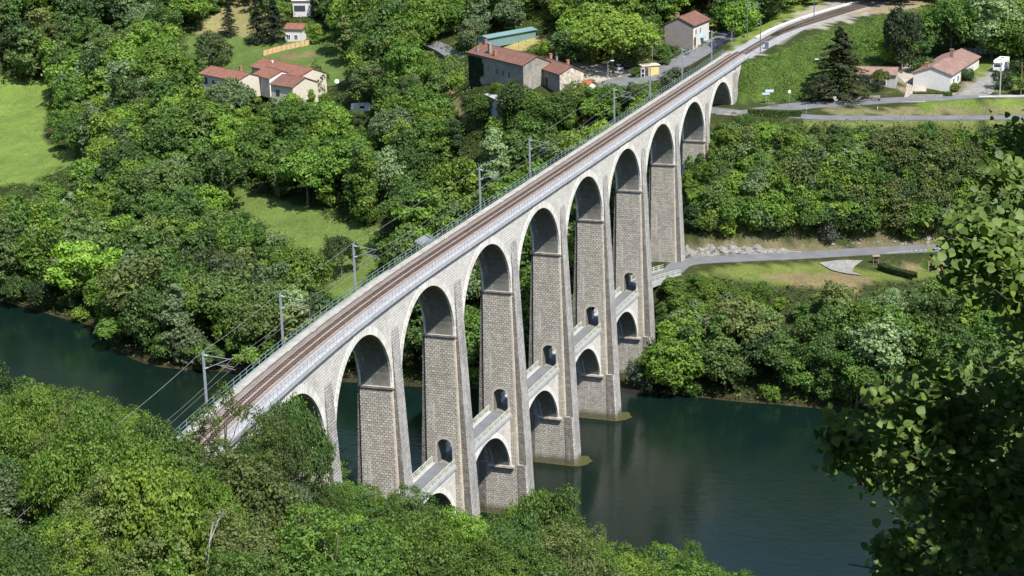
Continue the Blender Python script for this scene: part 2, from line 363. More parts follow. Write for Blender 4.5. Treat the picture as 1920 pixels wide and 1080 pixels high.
# regular table of heights for quick look-ups
_gx0,_gy0,_gs=-260.0,-260.0,2.0; _gnx,_gny=360,420
_GX,_GY=np.meshgrid(_gx0+_gs*np.arange(_gnx),_gy0+_gs*np.arange(_gny),indexing='ij')
_GZ=hgt_raw(_GX,_GY)
def hgt(X,Y):
    X=np.asarray(X,float); Y=np.asarray(Y,float)
    fx=np.clip((X-_gx0)/_gs,0,_gnx-1.001); fy=np.clip((Y-_gy0)/_gs,0,_gny-1.001)
    i=fx.astype(int); j=fy.astype(int); u=fx-i; v=fy-j
    return (_GZ[i,j]*(1-u)*(1-v)+_GZ[i+1,j]*u*(1-v)+_GZ[i,j+1]*(1-u)*v+_GZ[i+1,j+1]*u*v)
def ground(px,py,start=60):
    """first point where the sight line through a photo pixel meets the ground or the water"""
    d=ray(px,py); t=np.arange(start,900,1.0)
    P=CAM+t[:,None]*d
    g=np.maximum(hgt(P[:,0],P[:,1]),0)
    k=np.argmax(P[:,2]<g)
    t0=t[k]-1; P=CAM+(t0+np.linspace(0,1,21))[:,None]*d
    k=np.argmax(P[:,2]<=np.maximum(hgt(P[:,0],P[:,1]),0)); p=P[k]
    return np.array([p[0],p[1],max(float(hgt(p[0],p[1])),0.0)])
# ------------------------------------------------------------------ ground sheet
def pip(poly,X,Y):
    X=np.asarray(X); Y=np.asarray(Y); r=np.zeros(X.shape,bool); n=len(poly)
    for i in range(n):
        x0,y0=poly[i]; x1,y1=poly[(i+1)%n]
        c=((y0>Y)!=(y1>Y)); 
        with np.errstate(divide='ignore',invalid='ignore'): xx=(x1-x0)*(Y-y0)/((y1-y0) or 1e-9)+x0
        r^=c&(X<xx)
    return r
ZONES=[ # outline in the photograph, colour of the ground there
 ("bramble",[(1380,115),(1430,112),(1540,62),(1640,32),(1760,5),(1800,40),(1700,100),(1640,130),(1560,185),(1400,195),(1385,195)],(0.075,0.125,0.03)),
 ("meadow",[(-400,120),(85,150),(95,180),(82,250),(105,285),(155,280),(130,312),(60,345),(-400,380)],(0.14,0.215,0.052)),
 ("clearing",[(400,360),(460,355),(530,378),(600,395),(700,425),(715,500),(665,565),(605,560),(570,480),(480,420)],(0.12,0.18,0.048)),
 ("lawn",[(350,70),(480,55),(640,60),(690,150),(560,170),(440,150),(350,150)],(0.10,0.16,0.045)),
 ("dryfield",[(360,68),(395,25),(450,-30),(560,-20),(500,62),(440,66)],(0.25,0.235,0.11)),
 ("bedding",[(510,104),(560,100),(600,98),(590,108),(520,110)],(0.20,0.14,0.09)),
 ("yellow",[(925,78),(1010,58),(1040,62),(1020,78),(975,96),(930,98)],(0.36,0.31,0.13)),
 ("smallgreen",[(985,22),(1030,18),(1045,35),(1000,42)],(0.19,0.27,0.06)),
 ("pathside",[(840,160),(868,180),(885,225),(862,228),(842,190)],(0.30,0.25,0.12)),
 ("verge1",[(1330,503),(1400,497),(1560,492),(1640,512),(1760,487),(1830,480),(1800,520),(1640,530),(1600,540),(1440,535),(1340,518)],(0.14,0.18,0.05)),
 ("dry1",[(1420,515),(1540,510),(1640,518),(1600,545),(1480,535)],(0.22,0.18,0.10)),
 ("dry2",[(1690,497),(1770,490),(1770,505),(1690,512)],(0.23,0.18,0.11)),
 ("verge2",[(1545,204),(1640,203),(1760,196),(1960,186),(1960,218),(1560,216)],(0.185,0.18,0.095)),
 ("verge3",[(1505,226),(1960,224),(1960,236),(1505,240)],(0.15,0.18,0.06)),
 ("mown",[(1720,190),(1960,180),(1960,200),(1720,204)],(0.14,0.20,0.045)),
 ("rock",[(1285,460),(1400,448),(1500,455),(1560,462),(1820,440),(1820,462),(1500,477),(1290,486)],(0.16,0.145,0.09)),
 ("railgrass",[(1380,20),(1540,-5),(1580,-10),(1500,20),(1440,60),(1370,95)],(0.16,0.22,0.05)),
 ("stationyard",[(1440,62),(1500,22),(1560,0),(1640,-20),(1660,20),(1500,62),(1400,110),(1360,105)],(0.34,0.32,0.29)),
 ("sandy",[(1590,22),(1680,5),(1760,-15),(1790,0),(1700,24),(1600,27)],(0.30,0.25,0.17)),
 ("garden",[(1790,60),(1920,70),(1960,170),(1850,168),(1800,110)],(0.13,0.19,0.045)),
 ("yard",[(1700,120),(1740,130),(1735,172),(1690,180),(1680,150)],(0.24,0.21,0.17)),
 ("drive",[(1868,120),(1905,118),(1870,165),(1820,182),(1775,180),(1800,165),(1850,140)],(0.26,0.24,0.20)),
]
def build_ground():
    def axis(lo,hi,a,b,s):
        mid=list(np.arange(a,b+s/2,s)); out=[]; x=a; st=s
        while x>lo: st*=1.18; x-=st; out.append(x)
        out=out[::-1]+mid; x=mid[-1]; st=s
        while x<hi: st*=1.18; x+=st; out.append(x)
        return np.array(out)
    X1=axis(-6000,7000,-260,456,2.0); Y1=axis(-6000,7000,-150,330,2.0)
    X,Y=np.meshgrid(X1,Y1,indexing='ij'); Z=hgt_raw(X,Y)
    r=np.hypot(X-150,Y-80)
    Z=np.where(r>2200,np.minimum(Z,420)*1.0,Z); Z=np.clip(Z,-6,460)
    nx,ny=X.shape
    V=np.stack([X.ravel(),Y.ravel(),Z.ravel()],1)
    idx=np.arange(nx*ny).reshape(nx,ny)
    F=np.stack([idx[:-1,:-1].ravel(),idx[1:,:-1].ravel(),idx[1:,1:].ravel(),idx[:-1,1:].ravel()],1)
    me=bpy.data.meshes.new("ground")
    me.vertices.add(len(V)); me.vertices.foreach_set("co",V.ravel())
    me.loops.add(F.size); me.loops.foreach_set("vertex_index",F.ravel().astype(np.int32))
    me.polygons.add(len(F)); me.polygons.foreach_set("loop_start",np.arange(0,F.size,4,dtype=np.int32)); me.polygons.foreach_set("loop_total",np.full(len(F),4,np.int32))
    me.polygons.foreach_set("use_smooth",np.ones(len(F),bool)); me.update(calc_edges=True)
    C=np.tile(np.array([0.045,0.06,0.022,1.0]),(len(V),1))
    px,py,f=proj(V); jx=nr.normal(0,6,len(V)); jy=nr.normal(0,2.2,len(V))
    ok=(f>40)&(V[:,0]>100)
    for n,poly,c in ZONES:
        m=ok&pip(poly,px+jx,py+jy); C[m,:3]=c
    sh=(V[:,2]<1.0); C[sh,:3]=(0.05,0.045,0.025)
    ca=me.color_attributes.new("Col",'FLOAT_COLOR','POINT'); ca.data.foreach_set("color",C.ravel())
    m,t,b=new_mat("earth_and_grass"); P=objvec(t)
    a=N(t,"ShaderNodeAttribute",attribute_name="Col").outputs["Color"]
    c=mixc(t,0.75,a,ramp(t,noise(t,P,0.12,7,0.7),[(0.3,(0.6,0.62,0.6)),(0.55,(1.05,1.0,0.95)),(0.75,(1.45,1.35,1.2))]),'MULTIPLY')
    c=mixc(t,0.6,c,ramp(t,noise(t,P,1.6,5,0.7),[(0.3,(0.5,0.54,0.5)),(0.7,(1.45,1.38,1.3))]),'MULTIPLY')
    c=mixc(t,mth(t,'MULTIPLY',mth(t,'SUBTRACT',noise(t,P,0.35,4,0.7),0.56,True),2.2,True),c,(0.27,0.24,0.10))
    t.links.new(c,b.inputs["Base Color"]); b.inputs["Roughness"].default_value=1.0; b.inputs["Specular IOR Level"].default_value=0.05
    bump(t,b,noise(t,P,2.5,5,0.7),0.5)
    me.materials.append(m)
    o=bpy.data.objects.new("ground",me); COL.objects.link(o); o['kind']='structure'
build_ground()

def build_water():
    me=bpy.data.meshes.new("river_water")
    me.from_pydata([(-600,-3000,0),(900,-3000,0),(900,3000,0),(-600,3000,0)],[],[(0,1,2,3)])
    m,t,b=new_mat("river_water"); P=objvec(t)
    c=ramp(t,noise(t,P,0.02,4,0.6),[(0.35,(0.0024,0.0100,0.0090)),(0.65,(0.0055,0.0120,0.0070))])
    t.links.new(c,b.inputs["Base Color"]); b.inputs["Roughness"].default_value=0.14; b.inputs["IOR"].default_value=1.30
    b.inputs["Specular IOR Level"].default_value=0.5
    h=mth(t,'ADD',noise(t,mapping(t,P,(1.0,0.45,1)),0.8,4,0.6),mth(t,'MULTIPLY',noise(t,P,0.12,3,0.6),2.0))
    bump(t,b,h,0.035,0.8)
    me.materials.append(m); o=bpy.data.objects.new("river_water",me); COL.objects.link(o); o['kind']='structure'
build_water()

# ------------------------------------------------------------------ roads
def spline(pts,n=10):
    P=[np.array(p,float) for p in pts]; P=[2*P[0]-P[1]]+P+[2*P[-1]-P[-2]]; out=[]
    for i in range(1,len(P)-2):
        for k in range(n):
            u=k/n; a,b,c,d=P[i-1],P[i],P[i+1],P[i+2]
            out.append(0.5*((2*b)+(c-a)*u+(2*a-5*b+4*c-d)*u*u+(3*b-a-3*c+d)*u**3))
    out.append(P[-2]); return out
def ribbon(name,pts,width,mat,lift=0.14,kind='structure',zf=None,edge=True):
    C=spline(pts,12); m=WM(); rows=[]
    for i,p in enumerate(C):
        q=C[min(i+1,len(C)-1)]-C[max(i-1,0)]; q=q[:2]/np.linalg.norm(q[:2]); nrm=np.array([-q[1],q[0]])
        w=width if np.isscalar(width) else np.interp(i/(len(C)-1),np.linspace(0,1,len(width)),width)
        zc=float(hgt(p[0],p[1]))+lift if zf is None else zf(i/(len(C)-1),p)
        row=[]
        for u in (-0.5,-0.25,0,0.25,0.5):
            x,y=p[0]+nrm[0]*w*u,p[1]+nrm[1]*w*u
            z=max(zc-0.02*abs(u)*w*0.5, float(hgt(x,y))+lift*0.7) if zf is None else zc
            row.append((x,y,z))
        rows.append(row)
    for a,b in zip(rows[:-1],rows[1:]):
        for k in range(4): m.face([a[k],b[k],b[k+1],a[k+1]])
        for k,s in ((0,1),(4,-1)):   # kerb skirts down into the verge
            e=(a[k],b[k],(b[k][0],b[k][1],b[k][2]-0.8),(a[k][0],a[k][1],a[k][2]-0.8)); m.face(list(e)[::s])
    o=m.build(name,mat); o['kind']=kind; return o,rows
def G(px,py): return ground(px,py)[:2]
def gz(p,z=None): return (p[0],p[1],float(hgt(p[0],p[1])) if z is None else z)
def atp(l,z): return [at(x,y,z)[:2] for x,y in l]
ribbon("lower_road",[p[:2] for p in LOWER],[4.2,5.6,5.6,5.6],M['asphalt'])
ribbon("upper_road",[p[:2] for p in UPPER],[6,6.5,7.5,6.0,5.5,5.5],M['asphalt'])
ribbon("upper_road_branch",[p[:2] for p in BRANCH],[4,5,4.5,4.5],M['asphalt'],lift=0.19)
ribbon("station_road",[p[:2] for p in STATION],[6,9,8,7,6.5,6],M["asphalt"],lift=0.2)
ribbon("village_road",[p[:2] for p in VILLAGE],[8,9,7,6],M["asphalt"],lift=0.16)
ribbon("lane",atp([(800,72),(830,80),(860,90)],43.5),4,M['asphalt'])
def patch(name,poly,z,mat,lift=0.22,kind='structure'):
    W=[at(x,y,z) for x,y in poly]; m=WM()
    tris=tessellate_polygon([[Vector((p[0],p[1],0)) for p in W]])
    # subdivide so the sheet follows the ground
    bm=bmesh.new(); vs=[bm.verts.new((p[0],p[1],0)) for p in W]
    for t in tris: 
        try: bm.faces.new([vs[i] for i in t])
        except ValueError: pass
    for _ in range(3): bmesh.ops.subdivide_edges(bm,edges=[e for e in bm.edges if e.calc_length()>3],cuts=1,use_grid_fill=True)
    bmesh.ops.triangulate(bm,faces=bm.faces)
    for v in bm.verts: v.co.z=float(hgt(v.co.x,v.co.y))+lift
    bmesh.ops.recalc_face_normals(bm,faces=bm.faces)
    me=bpy.data.meshes.new(name); bm.to_mesh(me); bm.free(); me.materials.append(mat)
    o=bpy.data.objects.new(name,me); COL.objects.link(o); o['kind']=kind; return o
patch("gravel_layby",[(1535,494),(1570,490),(1618,489),(1602,496),(1598,503),(1618,512),(1590,509),(1560,502)],17.5,M['gravel'])
patch("gravel_parking",[(1048,117),(1100,116),(1185,127),(1196,146),(1150,152),(1100,150),(1080,140)],43.4,M['dirt'],lift=0.1)
patch("house_drive",[(1868,120),(1903,118),(1880,150),(1850,172),(1800,184),(1770,183),(1800,166),(1850,143)],43.2,M['gravel'],lift=0.1)
patch("court_paving",[(1700,128),(1745,118),(1738,150),(1735,182),(1692,183),(1700,160),(1680,150)],43.1,M['dirt'],lift=0.1)
# painted dashes on the lower road
m=WM()
dc=spline(atp([(1665,476),(1700,473),(1760,468),(1800,465)],17.7),14)
for i in range(0,len(dc)-1,2):
    a,b=dc[i],dc[i+1]; d=(b-a)/np.linalg.norm(b-a); n=np.array([-d[1],d[0]])*0.11; b=a+(b-a)*0.75
    q=[a-n,b-n,b+n,a+n]; m.face([(p[0],p[1],float(hgt(*p))+0.2) for p in q])
o=m.build("road_markings",M['paint']); o['kind']='structure'

M['ring']=simple('dressed_brown_stone',(0.38,0.34,0.29),0.9,var=0.25,scale=2.0)
# ------------------------------------------------------------------ the viaduct
S0,KAP,SP=22.577,0.0017512,24.0
def path(s,w,z):
    if s>=S0: return (s,w,z)
    a=KAP*(S0-s); x=S0-math.sin(a)/KAP; y=-(1-math.cos(a))/KAP
    return (x-w*math.sin(a), y+w*math.cos(a), z)
viaduct=empty("railway_viaduct",path(0,2.5,0),"long pale stone railway viaduct with tall round arches crossing the river","viaduct")
ZI=38.6; R=10.3; TH=3.4; ZT=50.35; WD=4.95
def wn(z): return 0.06-0.0205*(38-z) if z<38 else 0.06
def wf(z): return WD-0.06+0.018*(38-z) if z<38 else WD-0.06
for k in range(-1,8):
    bx,by,_=path(24*k+1.7,2.5,0); g=float(min(hgt(bx,by),hgt(bx-2,by),hgt(bx+2,by)))-2.0; g=max(min(g,36),-5)
    T=lambda u,v,d: (24*k+d*(TH+0.4*(1-min(v,38)/38)), wn(v)+(wf(v)-wn(v))*u, v)
    hole=[]; has=1<=k<=5 or k==0
    zlev=[ZI-0.3,30,24,17.9,8,g] if g<8 else [ZI-0.3,30,24,g]
    outer=[(0,z) for z in zlev if z>=g]+[(1,z) for z in zlev[::-1] if z>=g]
    if has:
        def U(w,z): return (w-wn(z))/(wf(z)-wn(z))
        hole=[[(U(1.05,17.95),17.95),(U(3.55,17.95),17.95)]+[(U(2.3+1.25*math.cos(a),20.75+1.25*math.sin(a)),20.75+1.25*math.sin(a)) for a in np.linspace(0,math.pi,13)]]
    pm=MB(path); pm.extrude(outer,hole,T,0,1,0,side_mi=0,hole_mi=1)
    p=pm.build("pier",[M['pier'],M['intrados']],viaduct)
    # buttresses on both faces, battered, wider in the water
    for side in (0,1):
        b=MB(path)
        def W(z): 
            pr=(46.6-z)*0.047; return (-pr if side==0 else WD+pr)
        zt=46.6; zb=9.0 if g<5 else g
        inn=0.6 if side==0 else WD-0.6
        def sec(z,s0,s1,wz):
            q=[(24*k+s0,inn if z>37 else (wn(z)+.3 if side==0 else wf(z)-.3),z),(24*k+s0,wz,z),(24*k+s1,wz,z),(24*k+s1,inn if z>37 else (wn(z)+.3 if side==0 else wf(z)-.3),z)]
            return q if side==0 else q[::-1]
        zs=[zb+(zt-zb)*i/6 for i in range(7)]
        for z0,z1 in zip(zs[:-1],zs[1:]):
            f=lambda z:(0.35+0*(46-z),2.95+0.017*(46-z))
            b.hexa(sec(z0,*f(z0),W(z0)),sec(z1,*f(z1),W(z1)),0,caps=(0,1 if z1==zt else 0))
        if g<5:
            sg=-1 if side==0 else 1; 
            def plan(z,e):
                w0=W(z); ww=w0+sg*e
                q=[(24*k-e,(wn(z) if side==0 else wf(z))-sg*0.3,z),(24*k-e,(wn(z) if side==0 else wf(z)),z),(24*k+0.2-e,ww-sg*0.25,z),(24*k+0.55,ww,z),(24*k+3.3,ww,z),(24*k+3.85+e,ww-sg*0.5,z),(24*k+3.85+e,(wn(z) if side==0 else wf(z))-sg*0.3,z)]
                return q
            zz=[g,0.6,5,9.0]; ee=[0.05,0.05,0.04,0.03]
            P=[plan(z,e) for z,e in zip(zz,ee)]
            for A,B in zip(P[:-1],P[1:]):
                for i in range(len(A)):
                    j=(i+1)%len(A); fc=[A[i],A[j],B[j],B[i]]; b.face(fc if side==0 else fc[::-1],0)
            b.face(P[-1] if side==0 else P[-1][::-1],0)
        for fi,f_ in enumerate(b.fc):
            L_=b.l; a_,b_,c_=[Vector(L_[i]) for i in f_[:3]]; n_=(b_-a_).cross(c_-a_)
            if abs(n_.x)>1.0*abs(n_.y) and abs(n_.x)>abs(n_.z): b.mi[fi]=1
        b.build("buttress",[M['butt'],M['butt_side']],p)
    # pale quoins along the near corner of the pier
    q=MB(path); z=max(g,8.5 if g<5 else g)
    while z<ZI-0.9:
        h=0.42; a=0.22 if int(z/h)%2 else 0.34
        q.hexa([(24*k-0.02,wn(z)-0.01,z),(24*k+0.34,wn(z)-0.01,z),(24*k+0.34,wn(z)+a,z),(24*k-0.02,wn(z)+a,z)],
               [(24*k-0.02,wn(z+h)-0.01,z+h-.02),(24*k+0.34,wn(z+h)-0.01,z+h-.02),(24*k+0.34,wn(z+h)+a,z+h-.02),(24*k-0.02,wn(z+h)+a,z+h-.02)],0)
        z+=h
    q.build("quoins",M['quoin'],p)
    im=MB(path)
    im.hexa([(24*k-0.2,-0.1,ZI-.38),(24*k+3.6,-0.1,ZI-.38),(24*k+3.6,WD+.1,ZI-.38),(24*k-0.2,WD+.1,ZI-.38)],
            [(24*k-0.3,-0.14,ZI-.04),(24*k+3.7,-0.14,ZI-.04),(24*k+3.7,WD+.14,ZI-.04),(24*k-0.3,WD+.14,ZI-.04)],0)
    im.build("impost",M['impost'],p)
    if has:
        r=MB(path)       # dressed ring round the road opening
        n=16; 
        for sg_,sx in ((24*k,-0.03),):
            for i in range(n):
                a0,a1=math.pi*i/n,math.pi*(i+1)/n
                c=lambda a,rr:(24*k+sx,2.3+rr*math.cos(a),20.75+rr*math.sin(a))
                r.a=rnd.random(); r.face([c(a0,1.22),c(a1,1.22),c(a1,1.62),c(a0,1.62)][::-1])
            for w0,w1 in ((0.72,1.07),(3.53,3.88)):
                for z in np.arange(17.95,20.7,0.4): r.a=rnd.random(); r.face([(24*k+sx,w0,z),(24*k+sx,w0,z+.39),(24*k+sx,w1,z+.39),(24*k+sx,w1,z)])
        for f in range(len(r.fc)): pass
        r.build("opening_surround",M['ring'],p)
# one arch bay: spandrel walls with the vault cut through
NA=30
def arch_poly(s0,zb,zt,cx,czz,rr,a0=0.0,s1=None):
    pts=[(s0,zb)]+[(cx-rr*math.cos(a),czz+rr*math.sin(a)) for a in np.linspace(a0,math.pi-a0,NA+1)]+[(s1,zb)]
    top=[(s1-(s1-s0)*i/6,zt) for i in range(7)]
    return pts+top
for k in range(-2,8):
    cx=24*k+TH+R; m=MB(path)
    outer=arch_poly(24*k+1.7,ZI-0.04,ZT,cx,ZI-0.04,R,0,24*k+25.7)
    zz=[]; T=lambda u,v,d:(u,d,v)
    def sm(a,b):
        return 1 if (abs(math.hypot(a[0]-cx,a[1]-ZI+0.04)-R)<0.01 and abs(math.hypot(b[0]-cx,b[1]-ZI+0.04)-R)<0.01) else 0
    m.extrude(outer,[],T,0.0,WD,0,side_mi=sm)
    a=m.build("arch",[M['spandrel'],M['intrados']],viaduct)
    for w0,w1 in ((-0.06,0.3),(WD-0.3,WD+0.06)):
        v=MB(path); n=40
        for i in range(n):
            a0=math.pi*i/n+0.002; a1=math.pi*(i+1)/n-0.002; ro=R+1.05
            c=lambda an,rr,w:(cx-rr*math.cos(an),w,ZI-0.04+rr*math.sin(an)); v.a=rnd.random()
            lo=[c(a0,R-0.03,w0),c(a1,R-0.03,w0),c(a1,ro,w0),c(a0,ro,w0)]; hi=[c(a0,R-0.03,w1),c(a1,R-0.03,w1),c(a1,ro,w1),c(a0,ro,w1)]
            # the ring covers the vault edge by a hand's breadth
            for f in ([lo[0],lo[3],lo[2],lo[1]],hi,[lo[0],lo[1],hi[1],hi[0]],[lo[2],lo[3],hi[3],hi[2]]): v.face(f)
        v.build("voussoirs",M['vous'],a)
    # lower road deck, its arch and parapets
    if 0<=k<=4:
        LW0,LW1=0.72,4.35; CZ=6.35; RL=10.38; a0=math.asin((8.85-CZ)/RL)
        m=MB(path); s0=24*k+TH+0.1; s1=24*k+24.1
        outer=[(s0,8.85)]+[(cx-RL*math.cos(t),CZ+RL*math.sin(t)) for t in np.linspace(a0,math.pi-a0,NA+1)]+[(s1,8.85)]+[(s1-(s1-s0)*i/5,17.35) for i in range(6)]
        outer=[p for i,p in enumerate(outer) if i==0 or math.hypot(p[0]-outer[i-1][0],p[1]-outer[i-1][1])>0.02]
        outer=[(min(max(p[0],s0),s1),p[1]) for p in outer]
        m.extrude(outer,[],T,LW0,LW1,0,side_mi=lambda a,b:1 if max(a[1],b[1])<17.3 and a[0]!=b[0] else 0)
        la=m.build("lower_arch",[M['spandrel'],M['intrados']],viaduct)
        v=MB(path); n=34
        for i in range(n):
            t0=a0+(math.pi-2*a0)*i/n+.002; t1=a0+(math.pi-2*a0)*(i+1)/n-.002; v.a=0.5+0.5*rnd.random()
            c=lambda an,rr,w:(min(max(cx-rr*math.cos(an),s0),s1),w,min(CZ+rr*math.sin(an),17.34))
            ro=RL+0.85
            lo=[c(t0,RL-.03,LW0-.04),c(t1,RL-.03,LW0-.04),c(t1,ro,LW0-.04),c(t0,ro,LW0-.04)]; hi=[(p[0],p[1]+.3,p[2]) for p in lo]
            for f in ([lo[0],lo[3],lo[2],lo[1]],[lo[0],lo[1],hi[1],hi[0]],[lo[2],lo[3],hi[3],hi[2]]): v.face(f)
        v.build("voussoirs",M['vous'],la)
        for e0,e1 in ((24*k+TH+.05,24*k+TH+.75),(24*k+23.45,24*k+24.05)):
            im=MB(path); im.box(e0,e1,0.12,4.6,8.5,8.86); im.build("impost",M['impost'],la)
        d=MB(path); d.long_box(s0-.05,s1,LW0-0.22,LW1+0.2,17.352,17.75); 
        lr=d.build("lower_deck",M['concrete'],viaduct)
        d=MB(path); d.long_box(s0,s1-.02,1.1,3.85,17.6,17.95); d.build("roadway",M['asphalt'],lr)
        d=MB(path); d.long_box(s0-.05,s1-.02,LW0-.2,1.1,17.7,17.99); d.build('footway',M['concrete'],lr); d=MB(path); d.long_box(s0-.05,s1-.02,3.85,LW1+.18,17.7,17.99); d.build("footway",M['concrete'],lr)
        for wv in (LW0-0.05,LW1+0.03):
            d=MB(path); nP=9; xs=[s0+0.3+(s1-s0-0.6)*i/(nP-1) for i in range(nP)]
            for x in xs: d.box(x-.1,x+.1,wv-.09,wv+.09,17.9,19.05)
            for x0,x1 in zip(xs[:-1],xs[1:]):
                for zc in (18.15,18.95): d.beam((x0,wv,zc),(x1,wv,zc),0.09,0.09)
                d.beam((x0+.1,wv,18.2),(x1-.1,wv,18.9),0.05,0.06); d.beam((x0+.1,wv,18.9),(x1-.1,wv,18.2),0.05,0.06)
                d.beam((x0,wv,18.55),(x1,wv,18.55),0.05,0.05)
            d.build("balustrade",M['cream'],lr)
# solid ends
for s0,s1,zb in ((195.35,207.6,38),(-82,-46.3,34)):
    m=MB(path); m.long_box(s0,s1,0.001 if s0>0 else 0.0,WD-.001,zb,ZT); m.build("abutment_wall",M['spandrel'],viaduct)
for y0_,y1_ in ((-0.45,0.4),(WD-.4,WD+.45)): m=MB(path); m.box(192.2,195.3,y0_,y1_,38,49.2); m.build("abutment_pilaster",M['butt'],viaduct)
m=MB(path); m.box(191.9,195.4,0.02,WD-.02,38,ZI); m.build("abutment_foot",M['pier'],viaduct)
# coping, walkways, ballast
SA,SB=-82.0,207.6
m=MB(path); m.long_box(SA,SB,-0.40,0.30,50.38,51.0,0,4.0); cop=m.build('near_coping',M['concrete'],viaduct); m=MB(path); m.long_box(SA,SB,WD-.3,WD+.75,50.38,50.9,0,4.0); m.build("far_coping",M["concrete"],viaduct)
m=MB(path); m.long_box(SA,SB,-0.2,0.2,50.2,50.39,0,4.0); m.build("coping_shadow",M['shade_gap'],cop)  # dark strip standing in for the shadow under the coping
m=MB(path); m.long_box(SA,SB,0.301,1.15,50.3,50.83,0,4.0); m.build("near_walkway",M['ballast2'],viaduct)
m=MB(path); m.long_box(SA,SB,4.62,WD+.72,50.902,51.03,0,4.0)
for s in range(-80,207,8): m.box(s+.2,s+1.4,4.45,4.9,51.0,51.1)
m.build("far_walkway",M['concrete2'],viaduct)
m=MB(path); m.long_box(SA,SB,4.5,4.619,50.3,50.98,0,4.0); m.build("edge_joint",M['shade_gap'],viaduct)
m=MB(path)
n=int((SB-SA)/4); prof=[(1.151,50.80),(1.45,50.93),(2.58,50.95),(3.75,50.93),(4.499,50.88)]
for i in range(n):
    a,b=SA+(SB-SA)*i/n,SA+(SB-SA)*(i+1)/n
    for (w0,z0),(w1,z1) in zip(prof[:-1],prof[1:]): m.face([(a,w0,z0),(b,w0,z0),(b,w1,z1),(a,w1,z1)])
m.build("ballast_bed",M['ballast'],viaduct)
# railings of the upper deck
def rail_line(w,z0,h,levels,step,r,mat,s0,s1,name,plate=None):
    m=MB(path); n=int((s1-s0)/step)
    for i in range(n+1):
        s=s0+(s1-s0)*i/n; m.beam((s,w,z0),(s,w,z0+h),r*1.6,r*1.6)
        if i<n:
            e=s0+(s1-s0)*(i+1)/n
            for l in levels: m.beam((s,w,z0+l),(e,w,z0+l),r,r)
    o=m.build(name,mat,viaduct)
    if plate:
        m=MB(path); m.long_box(plate[0],plate[1],w-.02,w+.02,z0+.02,z0+.42,0,3.0); m.build("kick_plate",M['glassplate'],o)
    return o
rail_line(WD+.82,50.75,1.35,(0.45,0.88,1.35),2.0,0.042,M['railing'],SA,SB-1,"far_railing",(-80,14))
rail_line(-0.30,51.0,1.0,(0.5,1.0),1.25,0.016,M['steelblue'],SA,SB-.5,"near_railing")
m=MB(path); m.long_box(SA,SB,0.95,1.1,50.8,51.02,0,4.0); m.build("cable_duct",M['concrete'],viaduct)

# ------------------------------------------------------------------ railway track
def track_builder():
    tr=empty("railway_track",path(0,2.58,50.9),"single rusty railway track on concrete sleepers running along the top of the viaduct","railway track")
    c=2.58
    m=MB(path)
    for w,hw,nm in ((c+.72,.075,"rail"),(c-.72,.075,"rail"),(c+.34,.05,"guard_rail"),(c-.34,.05,"guard_rail")):
        m=MB(path); m.long_box(SA,SB+2,w-hw,w+hw,51.0,51.16,0,4.0); m.build(nm,M['rail'],tr)
    m=MB(path); s=SA
    while s<SB: m.box(s,s+.28,c-1.15,c+1.15,50.86,51.0); s+=0.62
    m.build("sleepers",M['sleeper'],tr)
track_builder()
# ------------------------------------------------------------------ foliage
def leaf_mat(name,base,trans=0.35,attr_tint=False,gloss=0.05):
    m=bpy.data.materials.new(name); m.use_nodes=True; t=m.node_tree; t.nodes.clear()
    out=N(t,"ShaderNodeOutputMaterial"); 
    a=N(t,"ShaderNodeAttribute",attribute_name="v").outputs["Fac"]
    if attr_tint: col=N(t,"ShaderNodeAttribute",attribute_name="tint").outputs["Color"]
    elif base is None: col=N(t,"ShaderNodeObjectInfo").outputs["Color"]
    else:
        r=N(t,"ShaderNodeRGB"); r.outputs[0].default_value=(*base,1); col=r.outputs[0]
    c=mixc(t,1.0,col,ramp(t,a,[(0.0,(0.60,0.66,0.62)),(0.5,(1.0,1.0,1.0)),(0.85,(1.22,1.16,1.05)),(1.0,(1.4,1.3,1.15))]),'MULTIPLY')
    c=mixc(t,0.55,c,ramp(t,noise(t,objvec(t),0.35,4,0.6),[(0.3,(0.62,0.68,0.65)),(0.7,(1.4,1.3,1.2))]),'MULTIPLY')
    d=N(t,"ShaderNodeBsdfDiffuse"); t.links.new(c,d.inputs[0])
    tr=N(t,"ShaderNodeBsdfTranslucent"); t.links.new(mixc(t,1.0,c,(1.15,1.3,0.65),'MULTIPLY'),tr.inputs[0])
    mx=N(t,"ShaderNodeMixShader"); mx.inputs[0].default_value=trans; t.links.new(d.outputs[0],mx.inputs[1]); t.links.new(tr.outputs[0],mx.inputs[2])
    g=N(t,"ShaderNodeBsdfGlossy"); g.inputs["Roughness"].default_value=0.6; g.inputs["Color"].default_value=(0.8,0.85,0.8,1)
    m2=N(t,"ShaderNodeMixShader"); m2.inputs[0].default_value=gloss*0.5; t.links.new(mx.outputs[0],m2.inputs[1]); t.links.new(g.outputs[0],m2.inputs[2])
    t.links.new(m2.outputs[0],out.inputs[0]); return m
M['leaf']=leaf_mat("tree_foliage",None)
M['leafstuff']=leaf_mat("wood_foliage",None,attr_tint=True)
M['bark']=simple("bark",(0.13,0.105,0.08),0.95,var=0.3)
M['palebark']=simple("pale_bark",(0.42,0.40,0.36),0.9,var=0.2)

